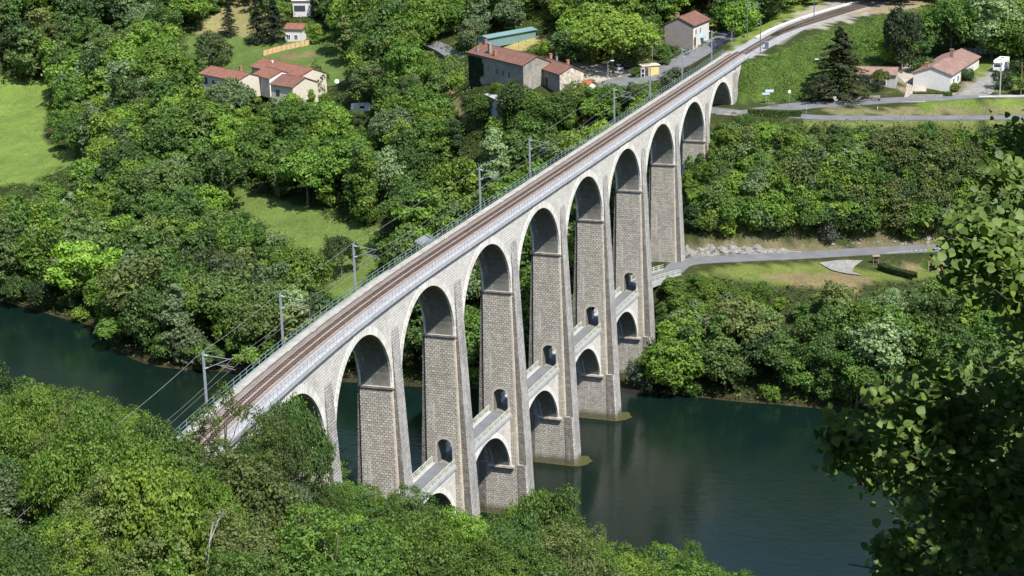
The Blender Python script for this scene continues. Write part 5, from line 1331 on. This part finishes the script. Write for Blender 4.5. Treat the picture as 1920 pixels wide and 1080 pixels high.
# ------------------------------------------------------------------ lamps, poles, signs
def lamp(px,py,z,h,label,ang=0.0):
    e=empty("street_lamp",gz(at(px,py,z)[:2]),label,"street lamp","street lamps",ang); q=MB(); q.bar((0,0,-.2),(0,0,h),.09,7,r2=.06); q.bar((0,0,h),(.9,0,h+.25),.04,5); q.build("post",M['steel'],e)
    q=MB(); q.box(.7,1.5,-.16,.16,h+.18,h+.34); q.build("lamp_head",M['white'],e)
lamp(1140,163,42.8,6.1,"grey street lamp at the road edge in front of the car park",-1.5)
lamp(1223,116,44.3,5.6,"grey street lamp behind the yellow kiosk",-1.5)
lamp(1539,184,42.2,8.6,"grey street lamp against the embankment left of the big conifer",1.8)
lamp(925,82,44,2.8,"short lamp post behind the long roof",-1.5)
def pole(px,py,z,h,r,mat,label,lattice=False):
    e=empty("utility_pole",gz(at(px,py,z)[:2]),label,"utility pole","utility poles"); q=MB()
    if lattice:
        for x in (-.16,.16): q.box(x-.05,x+.05,-.1,.1,-.2,h)
        z_=.2
        while z_<h-.3: q.box(-.16,.16,-.05,.05,z_,z_+.22); z_+=.62
    else: q.bar((0,0,-.2),(0,0,h),r,7,r2=r*.7)
    q.build("post",mat,e); q=MB(); q.beam((-.5,0,h-.3),(.5,0,h-.3),.08,.08); q.build("crossarm",mat,e)
pole(1875,175,42.7,8.2,.12,M['concrete'],"concrete ladder-type pole beside the bungalow drive",True)
pole(1914,174,42.7,7.6,.12,M['wood'],"brown wooden pole at the right edge by the garden",False)
pole(1545,184,42.2,6.6,.08,M['concrete'],"pale slim pole at the foot of the embankment",False)
pole(1393,40,48.5,10.0,.13,M['wood'],"brown wooden pole among trees left of the railway",False)
pole(973,91,44.4,3.4,.07,M['wood'],"short wooden pole on the dry field edge",False)
M['signblue']=simple("pale_blue_sign",(0.42,0.52,0.62),0.5,var=0.03); M['signgrey']=simple("grey_sign_back",(0.30,0.31,0.29),0.5,var=0.06); M['signbrown']=simple("dull_green_sign",(0.13,0.15,0.12),0.5,var=0.06)
def sign(px,py,z,h,panels,mat,label,ang=-1.2):
    e=empty("road_sign",gz(at(px,py,z)[:2]),label,"road sign","road signs by the junction",ang); q=MB(); q.bar((0,0,-.2),(0,0,h),.045,6); q.build("post",M['steel'],e)
    for (x0,x1,z0,z1) in panels: q=MB(); q.box(x0,x1,-.06,-.02,z0,z1); q.build("panel",mat,e)
sign(1437,194,42.1,3.4,[(-.3,1.6,2.75,3.35),(-1.0,.7,2.2,2.65)],M['signblue'],"road sign with two pale blue arrow panels on the embankment foot")
sign(1480,191,42.1,2.9,[(-.25,.25,2.2,2.9)],M['white'],"small white road sign against the green embankment")
sign(1448,214,41.7,2.8,[(-1.0,.6,2.2,2.55),(-.4,1.4,1.5,1.9)],M['signbrown'],"post with two dark green direction panels above the hedge")
sign(1565,206,41.9,3.0,[(-.4,.3,2.3,2.9),(-.1,.6,1.9,2.25)],M['signgrey'],"road sign seen from behind on the verge island")
sign(1512,228,41.4,3.1,[(-.12,.12,2.6,3.0)],M['signgrey'],"thin post on a concrete foot at the lower road edge")
sign(1645,219,41.7,2.2,[(-.05,.05,1.8,2.2)],M['white'],"thin white marker post between the two roads")
P=at(1642,490,17.6); e=empty("information_board",gz(P[:2]),"small wooden information board with a little roof beside the low road","information board",rz=-1.0)
q=MB()
for x in (-.55,.55): q.box(x-.07,x+.07,-.07,.07,-.1,1.7)
q.build("posts",M['wood'],e); q=MB(); q.box(-.6,.6,-.05,.05,.7,1.5); q.build("panel",M['shutter'],e); q=MB(); q.hexa([(-.8,-.4,1.62),(.8,-.4,1.62),(.8,0,1.9),(-.8,0,1.9)],[(-.8,-.4,1.68),(.8,-.4,1.68),(.8,0,1.96),(-.8,0,1.96)]); q.hexa([(-.8,0,1.9),(.8,0,1.9),(.8,.4,1.62),(-.8,.4,1.62)],[(-.8,0,1.96),(.8,0,1.96),(.8,.4,1.68),(-.8,.4,1.68)]); q.build("roof",M['wood'],e)
# ------------------------------------------------------------------ rock cutting above the low road
def rocks():
    g=np.random.default_rng(9); Vv=[];Ff=[]
    from mathutils import noise as mn
    line=[(1286,483),(1330,479),(1370,477),(1420,475),(1470,474),(1520,474)]
    W=spline([np.array(at(x,y-2,18.2)[:2]) for x,y in line],14); nu,nv=len(W),12
    for i,p in enumerate(W):
        q=W[min(i+1,nu-1)]-W[max(i-1,0)]; q/=np.linalg.norm(q); n=np.array([-q[1],q[0]]); 
        if n[0]<0: n=-n
        Hh=2.4*min(1,(nu-i)/(nu*0.55))*(0.8+0.35*math.sin(i*0.7)*math.sin(i*0.23+1))
        for j in range(nv):
            t=j/(nv-1); d=0.25+1.3*t**1.5; zz=18.0+Hh*t
            nz=mn.fractal(Vector((p[0]*.9,p[1]*.9,zz*1.1)),0.8,2.0,5)*0.5
            Vv.append((p[0]+n[0]*(d-nz),p[1]+n[1]*(d-nz),zz-0.4+0.3*nz))
    for i in range(nu-1):
        for j in range(nv-1): a=i*nv+j; Ff.append((a,a+nv,a+nv+1,a+1))
    me=bpy.data.meshes.new("rock_face"); me.from_pydata(Vv,[],Ff); 
    m,t,b=new_mat("pale_limestone"); P=objvec(t)
    c=ramp(t,noise(t,mapping(t,P,(1,1,.6)),1.5,7,0.75),[(0.30,(0.07,0.065,0.05)),(0.50,(0.20,0.195,0.18)),(0.78,(0.40,0.39,0.37))]); t.links.new(c,b.inputs["Base Color"]); b.inputs["Roughness"].default_value=.95
    bump(t,b,noise(t,P,3,6,.7),.3); me.materials.append(m); o=bpy.data.objects.new("rock_face",me); COL.objects.link(o); o['kind']='structure'
    for i in range(34):
        px,py=g.uniform(1560,1790),g.uniform(443,462); p=ground(px,py); s=g.uniform(.2,.5); bm=bmesh.new(); bmesh.ops.create_icosphere(bm,subdivisions=2,radius=s)
        for v in bm.verts: v.co*=1+0.5*mn.noise(v.co*2.2/s+Vector((i*3.1,0,0))); v.co.z*=.6
        me=bpy.data.meshes.new("boulder"); bm.to_mesh(me); bm.free(); me.materials.append(m); o=bpy.data.objects.new("boulder",me); COL.objects.link(o); o.location=(p[0],p[1],p[2]+.05)
        tag(o,"pale limestone boulder in the grassy bank above the low road","boulder","boulders above the low road")
rocks()
# ------------------------------------------------------------------ trees and bushes that stand out on their own
def solo(kind,var,px,py,z,H,col,label,name='broadleaf_tree',cat='tree',wide=1.0,group=None):
    p=ground(px,py); zz=float(hgt(p[0],p[1])); L=KIND[kind][var%len(KIND[kind])]
    return put_tree(name,kind,var,p[0],p[1],zz-.15,H/L[4],rnd.uniform(0,6.28),col,label,cat,group,szx=wide)
solo('conifer',0,430,68,33,12.5,SPRUCE,"dark conical spruce standing alone on the lawn edge, left of the pair",'spruce_tree')
solo('conifer',1,483,82,33,14.5,SPRUCE,"dark spruce, left one of the tall pair beyond the lawn",'spruce_tree')
solo('conifer',2,516,80,33.5,14.5,SPRUCE,"dark spruce, right one of the tall pair beyond the lawn",'spruce_tree')
solo('conifer',0,600,36,37,10,SPRUCE,"dark spruce beside the white house at the top edge",'spruce_tree')
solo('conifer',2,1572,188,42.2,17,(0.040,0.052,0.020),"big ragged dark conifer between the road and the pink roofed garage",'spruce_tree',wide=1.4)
solo('mid',2,1690,138,43.5,17,(0.030,0.048,0.020),"very tall dark tree behind the garage and bungalow",wide=0.8)
solo('mid',5,402,128,30,11,(0.075,0.105,0.038),"large round linden beside the left wing of the farmhouse")
solo('mid',1,880,100,44,10,(0.13,0.17,0.075),"pale silvery-green tree behind the left end of the stone building",wide=0.8)
solo('spread',0,1028,116,44.2,6,(0.15,0.24,0.02),"bright lime-green tree behind the stone building roof",wide=0.9)
solo('bush',1,1105,166,42,2.6,(0.17,0.22,0.02),"bright yellow-green bush beside the small white house",'bush','bush')
solo('bush',2,1192,146,43.2,2.9,(0.075,0.13,0.02),"rounded green bush left of the phone box",'bush','bush',wide=0.9)
solo('bush',0,1880,168,42.9,4.8,(0.045,0.075,0.024),"large clipped round bush on the drive in front of the motorhome",'bush','bush',wide=0.85)
solo('bush',3,1912,140,43.3,4.5,(0.05,0.085,0.026),"dark bush right of the motorhome at the photo edge",'bush','bush')
solo('bush',1,1727,138,43.5,4.6,(0.065,0.12,0.025),"rounded green bush left of the bungalow carport",'bush','bush')
solo('bush',2,1790,172,42.8,2.3,(0.15,0.20,0.03),"yellow-green shrub at the front corner of the bungalow",'bush','bush')
solo('bush',1,1812,150,43,3.2,(0.05,0.085,0.025),"green shrub along the white wall of the bungalow",'bush','bush',wide=0.9)
solo('spread',1,1652,172,42.8,5.5,(0.085,0.125,0.025),"leafy fruit tree in front of the pink garage roof",wide=0.8)
solo('airy',0,772,222,25,13,(0.115,0.15,0.065),"slender pale-stemmed tree standing above the left wood",wide=0.75)
solo('airy',1,700,205,26,14,(0.085,0.12,0.045),"tall airy pale-green tree left of the slender pale-stemmed one")
solo('bush',2,1205,733,0.6,7.2,(0.085,0.115,0.075),"silvery grey willow at the water edge beside the sixth pier",'willow_bush','willow',wide=0.85)
solo('bush',0,1550,452,19.5,5.0,(0.085,0.10,0.075),"silvery grey bush just above the low road",'willow_bush','willow',wide=0.8)
solo('bush',1,1860,400,24,6.5,(0.10,0.115,0.085),"silvery grey bush high on the slope near the right edge",'willow_bush','willow')
solo('tall',0,1380,735,0.8,9,(0.085,0.115,0.028),"tall fresh green tree on the river bank below the low road")
solo('mid',3,1640,700,4,14,(0.095,0.17,0.022),"bright green maple-like tree on the river bank")
solo('mid',6,1745,690,5,15.5,(0.055,0.095,0.024),"big smooth dome-shaped tree right of the bright green one",wide=0.85)
solo('bush',3,1660,745,1,5.2,(0.085,0.11,0.065),"grey-green bush at the foot of the bright green bank tree",'willow_bush','willow')
solo('bush',0,235,632,0.4,4.2,(0.12,0.19,0.02),"yellow-green bush overhanging the river on the left bank",'bush','bush')
solo('bush',1,355,680,0.4,8.5,(0.085,0.115,0.06),"grey-green willow leaning over the river on the left bank",'willow_bush','willow',wide=0.7)
solo('spread',2,500,680,2.5,14,(0.085,0.13,0.03),"big fresh green tree on the left bank just behind the second mast")
solo('mid',4,430,600,4,17,(0.065,0.085,0.036),"very large grey-green tree on the left bank")
solo('spread',3,640,520,6,9.5,(0.05,0.078,0.022),"dark spreading tree standing in the clearing behind the viaduct",wide=0.85)
solo('bush',2,1270,175,42.3,6.5,(0.075,0.10,0.05),"thin grey-green bush beside the village road behind the railing",'bush','bush')
solo('mid',2,1060,235,36,9.5,(0.07,0.12,0.024),"fresh green tree in front of the pale end wall of the stone building")
solo('mid',4,975,225,37,10,(0.05,0.088,0.02),"green tree hiding the foot of the stone building")
for i,(px_,py_,H_,c_,k_) in enumerate([(935,214,8.5,3,'mid'),(960,240,9,0,'mid'),(1000,228,7.5,2,'spread'),(905,235,8,1,'mid'),(1085,214,8,3,'mid'),(1110,215,7,0,'spread'),(1030,262,10,1,'mid'),(880,222,7,4,'mid'),(1150,215,7,2,'spread'),(1190,200,6,6,'mid'),(985,270,9,0,'mid')]):
    solo(k_,i,px_,py_,0,H_,GREENS[c_],tone_word(GREENS[c_])+[" leafy tree "," tall tree "," broad tree "][i%3]+where_is(px_,py_-30,0),group="trees below the stone building")
for i,(px_,py_,H_,c_) in enumerate([(430,180,7.5,6),(470,186,8.5,0),(512,190,8,1),(552,186,8,3),(588,178,8.5,4),(390,168,7,0),(670,236,4.5,6),(700,236,5,0)]):
    solo('mid',i,px_,py_,0,H_,GREENS[c_],tone_word(GREENS[c_])+" leafy tree "+where_is(px_,py_-20,0),group="trees in front of the farmhouse and caravan")
for i,(px_,py_,H_,c_) in enumerate([(1262,570,6,2),(1300,560,5.5,0),(1275,610,8,3),(1330,575,6,5),(1262,660,8,1),(1300,650,8.5,0),(1345,640,9,3),(1270,705,9.5,0),(1310,720,8.5,6),(1250,640,6.5,4),(1375,590,6,2),(1420,575,5.5,0),(1248,600,4.5,0),(1340,700,8,2)]):
    solo('mid' if i%3 else 'spread',i,px_,py_,0,H_,GREENS[c_],tone_word(GREENS[c_])+" bank tree "+where_is(px_,py_-20,0),group="riverside trees beside the last pier")
for i,(px_,py_,H_,c_) in enumerate([(1350,262,4.5,3),(1378,255,3.6,0),(1412,258,4.0,2),(1345,285,5,1),(1452,256,3.4,3),(1490,255,3.2,0),(1530,258,3.0,6),(1368,280,4.6,5)]):
    solo('bush' if i%2 else 'mid',i,px_,py_,0,H_,GREENS[c_],tone_word(GREENS[c_])+" tall shrub "+where_is(px_,py_-15,0),'bush','bush',group="tall shrubs below the upper road hedge")
# trees rising in front of the near end of the viaduct
def front(kind,var,x,y,H,col,label,wide=1.0,name='broadleaf_tree',group=None):
    L=KIND[kind][var%len(KIND[kind])]; z=float(hgt(x,y)); return put_tree(name,kind,var,x,y,z-.2,H/L[4],rnd.uniform(0,6.28),col,label,'tree',group,szx=wide)
def fit_top(kind,var,pxt,pyt,D,col,label,wide=1.0,maxw=None,group=None):
    """stand a tree on the ground D metres away so that its top reaches the given sight line"""
    d=ray(pxt,pyt)
    for _ in range(14):
        t=D/math.hypot(d[0],d[1]); P=CAM+d*t; g0=float(hgt(P[0],P[1])); H=P[2]-g0
        if g0<0.6: D-=1.5
        else: break
    return front(kind,var,P[0],P[1],H,col,label,wide,group=group)
fit_top('nearairy',0,420,722,188,(0.075,0.115,0.024),"thin airy tree rising in front of the railway track at the near end",0.75)
fit_top('nearsp',1,545,752,196,(0.065,0.125,0.028),"dense green tree covering the first low arch of the viaduct",0.40)
fit_top('nearairy',1,500,745,190,(0.072,0.11,0.026),"thin tree crossing the parapet at the near end of the viaduct",0.55)
fit_top('near',2,470,842,172,(0.085,0.115,0.03),"olive-tinged tree below the track at the near end",0.75)
fit_top('near',0,300,790,180,(0.075,0.125,0.024),"fresh green tree rising against the river left of the track",0.7)
fit_top('near',3,1050,892,238,(0.075,0.13,0.024),"fresh green pointed tree beside the foot of the third pier",0.62)
fit_top('near',4,1312,1000,228,(0.075,0.14,0.02),"slim bright tree sticking up against the dark water",0.45)
for i,(px_,py_,D_,w_) in enumerate([(165,768,172,.6),(222,798,172,.6),(318,862,168,.5),(280,795,180,.5),(120,738,180,.55),(55,715,184,.6),(390,872,168,.55),(20,700,188,.6),(250,840,160,.7),(640,905,205,.6),(600,880,196,.5),(700,905,212,.5),
    (1010,922,240,.55),(960,950,240,.6),(905,972,238,.6),(860,985,236,.6),(1100,972,241,.6),(1150,1004,240,.7),(1200,1030,238,.7),(1250,1040,238,.7),(1340,1048,236,.7),(1375,1078,236,.7),(1290,1055,232,.7),(800,960,232,.55),(740,925,224,.5)]):
    c_=[GREENS[2],GREENS[3],GREENS[5],GREENS[0],OLIVE,GREENS[3]][i%6]
    fit_top('near' if i%3 else 'nearsp',i,px_,py_,D_,tuple(c*1.1 for c in c_),tone_word(c_)+" slender tree "+where_is(px_,py_+10,0),w_,group="slender trees rising from the near hillside")
# bare dead tree in the near wood
d=ray(372,915); t=158/math.hypot(d[0],d[1]); P=CAM+d*t; z0=float(hgt(P[0],P[1])); e=empty("dead_tree",(P[0],P[1],z0),"bare pale dead tree among the leafy crowns near the bottom","tree")
q=MB(); Hh=P[2]-z0
def branch(p,dv,L,r,lv):
    b=p+dv*L; q.bar(p,b,r,5,r2=r*.55,cap=False)
    if lv>0:
        for _ in range(3):
            nd=(dv+Vector((rnd.uniform(-.6,.6),rnd.uniform(-.6,.6),rnd.uniform(-.2,.5)))).normalized(); branch(p+dv*L*rnd.uniform(.6,1),nd,L*rnd.uniform(.25,.4),r*.55,lv-1)
branch(Vector((0,0,0)),Vector((.05,0,1)).normalized(),Hh*.60,.13,2); q.build("trunk",M['palebark'],e)
# clipped hedge by the upper road, planted island
def hedge(label,pts,z,w,h,name="clipped_hedge",col=(0.06,0.10,0.022),n=9000):
    W=[at(x,y,z)[:2] for x,y in pts]; g=np.random.default_rng(len(pts)+n); P=[];Nn=[]
    seg=[(a,b,np.linalg.norm(b-a)) for a,b in zip(W[:-1],W[1:])]; tot=sum(s[2] for s in seg)
    for a,b,L in seg:
        m_=int(n*L/tot); t=g.random(m_); f=g.integers(0,4,m_); d=(b-a)/L; nn=np.array([-d[1],d[0]])
        off=np.where(f==0,-w/2,np.where(f==1,w/2,g.uniform(-w/2,w/2,m_))); hz=np.where(f<2,g.uniform(0,h,m_),h)
        xy=a+np.outer(t,b-a)+np.outer(off,nn); zz=hgt(xy[:,0],xy[:,1])+hz+g.normal(0,.06,m_); P.append(np.column_stack([xy,zz]))
        base=np.where(f[:,None]==0,-np.append(nn,0.2),np.where(f[:,None]==1,np.append(nn,0.2),np.array([0,0,1.]))); Nn.append(base)
    P=np.concatenate(P);Nn=unit(np.concatenate(Nn)+g.normal(0,.4,P.shape)); Q=leaf_quads(P,Nn,.3,g)
    me=quads_mesh(name,Q,M['leafstuff'],np.clip(g.normal(.45,.2,len(P)),0,1),np.tile(np.array(col),(len(P),1))); o=bpy.data.objects.new(name,me); COL.objects.link(o); tag(o,label,"hedge")
hedge("clipped green hedge along the edge of the upper road beside the viaduct",[(1402,222),(1450,222),(1502,223)],41.3,1.6,1.3)
hedge("dark hedge enclosing the grass below the low road",[(1652,500),(1680,510),(1715,519)],17.0,1.6,1.2,col=(0.03,0.055,0.016),n=6000)
hedge("hedge behind the dry field beside the teal shed",[(930,80),(985,70),(1040,64)],44.6,1.5,1.3,col=(0.06,0.10,0.024),n=8000)
hedge("low hedge in front of the bungalow garden",[(1712,172),(1785,172)],42.9,1.5,0.8,col=(0.08,0.13,0.025),n=5000)
# ------------------------------------------------------------------ linden branches close to the viewpoint
def leaf_shape():
    a=[(0,-.5),(.28,-.46),(.47,-.22),(.45,.06),(.27,.32),(0,.62),(-.27,.32),(-.45,.06),(-.47,-.22),(-.28,-.46)]
    return a
LF=np.array(leaf_shape())
def linden():
    g=np.random.default_rng(31); D0=11.8
    def wpt(px,py,d): return at_d(px,py,d)
    root=empty("linden_tree",wpt(2300,1500,11),"dark linden branches with large heart-shaped leaves hanging in close at right","tree")
    off=np.array(root.location)
    # clump centres: px, py, radius in px, leaves, depth
    cl=[(1905,270,48,70),(1880,330,40,50),(1925,380,70,110),(1840,420,45,60),(1812,455,52,85),(1860,470,60,90),(1905,470,60,110),(1800,505,40,40),(1860,525,55,90),(1915,550,60,120),(1925,620,45,70),(1930,690,45,70),
        (1690,640,16,0),(1890,735,50,70),(1810,740,50,80),(1740,735,50,75),(1700,750,38,45),(1665,775,40,60),(1640,745,22,18),(1570,815,38,55),(1600,830,42,60),(1625,850,48,75),(1660,830,55,90),(1700,810,60,110),(1750,800,70,150),(1810,790,80,170),(1870,780,80,170),(1910,820,80,170),
        (1580,855,30,35),(1650,880,42,60),(1690,870,60,100),(1740,870,75,150),(1800,870,85,190),(1870,880,90,210),(1930,900,80,190),(1740,920,45,60),(1790,940,70,140),(1860,960,90,210),(1930,990,90,200),(1720,945,22,18),(1770,985,55,80),(1740,1000,45,55),(1690,1030,45,50),(1655,1025,22,16),(1720,1060,60,90),(1790,1060,80,160),(1870,1070,90,200),(1940,1090,90,180),(1660,1068,25,20)]
    A=[];Tn=[]
    for (px,py,r,n) in cl:
        d=D0+g.uniform(-1.4,1.6); c=wpt(px,py,d); rw=r/FPX*d
        for i in range(int(n*3.3)):
            o=g.normal(size=3)*rw*0.50; o[0]*=1.4
            A.append(c+o); Tn.append(g.random())
    A=np.array(A); Tn=np.array(Tn)
    # the rest of the crown, above and behind the frame, keeps most of the branch in shade
    B=[]; sun=np.array(SUN)
    for i in range(130):
        px=g.uniform(1790,2700) if i>70 else g.uniform(1840,2700); py=g.uniform(-1900,1300); d=D0+g.uniform(-2.5,5)
        c=wpt(px,py,d)
        if px<2040 and py>-90: continue
        B.append(c+g.normal(size=(55,3))*0.27)
    # unseen leaf clumps added overhead, toward the sun, to shade these branches
    dark=[(c_[0],c_[1],c_[2]) for c_ in cl if (c_[1]>848 and c_[0]>1690) or (c_[0]>1885 and c_[1]>560)]+[(1800,905,70),(1870,830,70),(1925,790,70),(1760,1030,60),(1830,1015,60),(1900,1035,70),(1840,930,60)]
    for (px,py,r) in dark:
        c=wpt(px,py,D0+g.uniform(-.6,.6))+sun*g.uniform(3.2,5.2)
        B.append(c+g.normal(size=(430,3))*max(0.17,r/FPX*D0*0.75))
    B=np.concatenate(B)
    px,py,f=proj(B); keep=~((f>0)&(px>-50)&(px<1960)&(py>-40)&(py<1120)&(px<1800)); B=B[keep]
    for (px,py) in [(1570,820),(1600,830),(1640,835),(1665,775),(1700,750),(1690,800),(1735,745),(1760,790),(1810,745),(1870,745),(1850,790),(1800,500),(1812,455),(1840,420),(1860,470),(1905,470),(1905,270),(1880,330),(1870,525),(1900,1065)]:
        L_=wpt(px,py,D0); r_=B-L_; tt=r_@sun; B=B[~((tt>0.25)&(np.linalg.norm(r_-np.outer(tt,sun),axis=1)<0.30))]  # sun paths cleared through the clumps so chosen tips stay lit
    allP=np.concatenate([A,B]); n=len(allP); size=np.where(np.arange(n)<len(A),1,1.35)*0.048*(0.7+0.6*g.random(n))
    # unseen leaf shell added around the viewpoint to block sky light, gaps cut sunward
    Qc=wpt(1830,900,9.0); K=52000; dd=unit(g.normal(size=(K,3))); dd=dd[(dd@np.array([0.55,-0.1,-0.6]))<0.45]; Sh=Qc+dd*g.uniform(2.6,6.2,(len(dd),1))
    qx,qy,qf=proj(Sh); ks=~((qf>0)&(qx>-120)&(qx<2040)&(qy>-120)&(qy<1200))&(np.linalg.norm(Sh-CAM,axis=1)>0.8)
    lit=[wpt(c_[0],c_[1],D0) for c_ in cl if not((c_[1]>848 and c_[0]>1690) or (c_[0]>1885 and c_[1]>560))]
    for L_ in lit:
        r_=Sh-L_; tt=r_@sun; ks&=~((tt>0)&(np.linalg.norm(r_-np.outer(tt,sun),axis=1)<0.52))
    nB=len(A); Sh=Sh[ks]; allP=np.concatenate([allP,Sh]); n=len(allP); size=np.concatenate([size,np.full(len(Sh),0.15)]); B=np.concatenate([B,Sh])
    nn=unit(np.array([0,0,1.0])*0.75-FW*0.35+g.normal(0,0.55,(n,3))); T=unit(np.cross(nn,g.normal(size=(n,3)))+np.array([-0.1,0.25,-0.6])); T=unit(T-nn*(T*nn).sum(1,keepdims=True)); Bt=np.cross(nn,T)
    k=len(LF); V=np.empty((n,k+1,3)); fold=0.16
    for j,(x,y) in enumerate(LF): V[:,j]=allP+Bt*(x*size)[:,None]+T*(y*size)[:,None]+nn*((abs(x)*fold-0.18*y*y)*size)[:,None]
    V[:,k]=allP
    F=[]; idx=np.arange(n)*(k+1)
    tri=np.concatenate([np.stack([idx+k,idx+j,idx+(j+1)%k],1)[:,None] for j in range(k)],1).reshape(-1,3)
    me=bpy.data.meshes.new("leaves"); me.vertices.add(n*(k+1)); me.vertices.foreach_set("co",(V-off).reshape(-1)); me.loops.add(tri.size); me.loops.foreach_set("vertex_index",tri.ravel().astype(np.int32))
    me.polygons.add(len(tri)); me.polygons.foreach_set("loop_start",np.arange(0,tri.size,3,dtype=np.int32)); me.polygons.foreach_set("loop_total",np.full(len(tri),3,np.int32)); me.polygons.foreach_set("use_smooth",np.ones(len(tri),bool)); me.update(calc_edges=True)
    a=me.attributes.new("v",'FLOAT','FACE'); a.data.foreach_set("value",np.repeat(np.concatenate([Tn,g.random(len(B))]),k).astype(np.float32))
    me.materials.append(leaf_mat("linden_leaf",(0.095,0.160,0.030),0.30,gloss=0.06)); o=bpy.data.objects.new("leaves",me); COL.objects.link(o); o.parent=root
    b=WM()
    def br(pts,r0,r1):
        C=spline([np.array(p) for p in pts],6)
        for i in range(len(C)-1): b.bar(C[i],C[i+1],r0+(r1-r0)*i/len(C),6,r2=r0+(r1-r0)*(i+1)/len(C),cap=False)
    br([wpt(2300,1500,11),wpt(2250,900,11.5),wpt(2200,200,12),wpt(2180,-600,12.5),wpt(2150,-1500,13)],.16,.07)
    br([wpt(2220,600,11.7),wpt(2050,640,11.8),wpt(1930,690,11.8),wpt(1830,735,11.8),wpt(1740,770,11.8),wpt(1690,800,11.8),wpt(1600,835,11.8)],.045,.006)
    br([wpt(2230,800,11.7),wpt(2060,860,11.9),wpt(1900,900,12),wpt(1780,930,12),wpt(1700,1000,12),wpt(1640,1050,12)],.045,.006)
    br([wpt(2215,300,11.9),wpt(2050,350,12),wpt(1930,480,12),wpt(1880,490,12),wpt(1820,470,12),wpt(1800,430,12)],.035,.006)
    br([wpt(1740,770,11.8),wpt(1725,850,11.8),wpt(1720,930,11.9)],.012,.004)
    br([wpt(2240,1000,11.6),wpt(2000,1060,11.8),wpt(1800,1085,11.9),wpt(1700,1075,11.9),wpt(1590,1058,12)],.03,.003)
    for i in range(0,len(A),9):
        p=A[i]; q2=p+g.normal(size=3)*0.045; b.bar(p,q2,.0035,4,r2=.002,cap=False)
    b.build("branches",M['bark'],root)
linden()
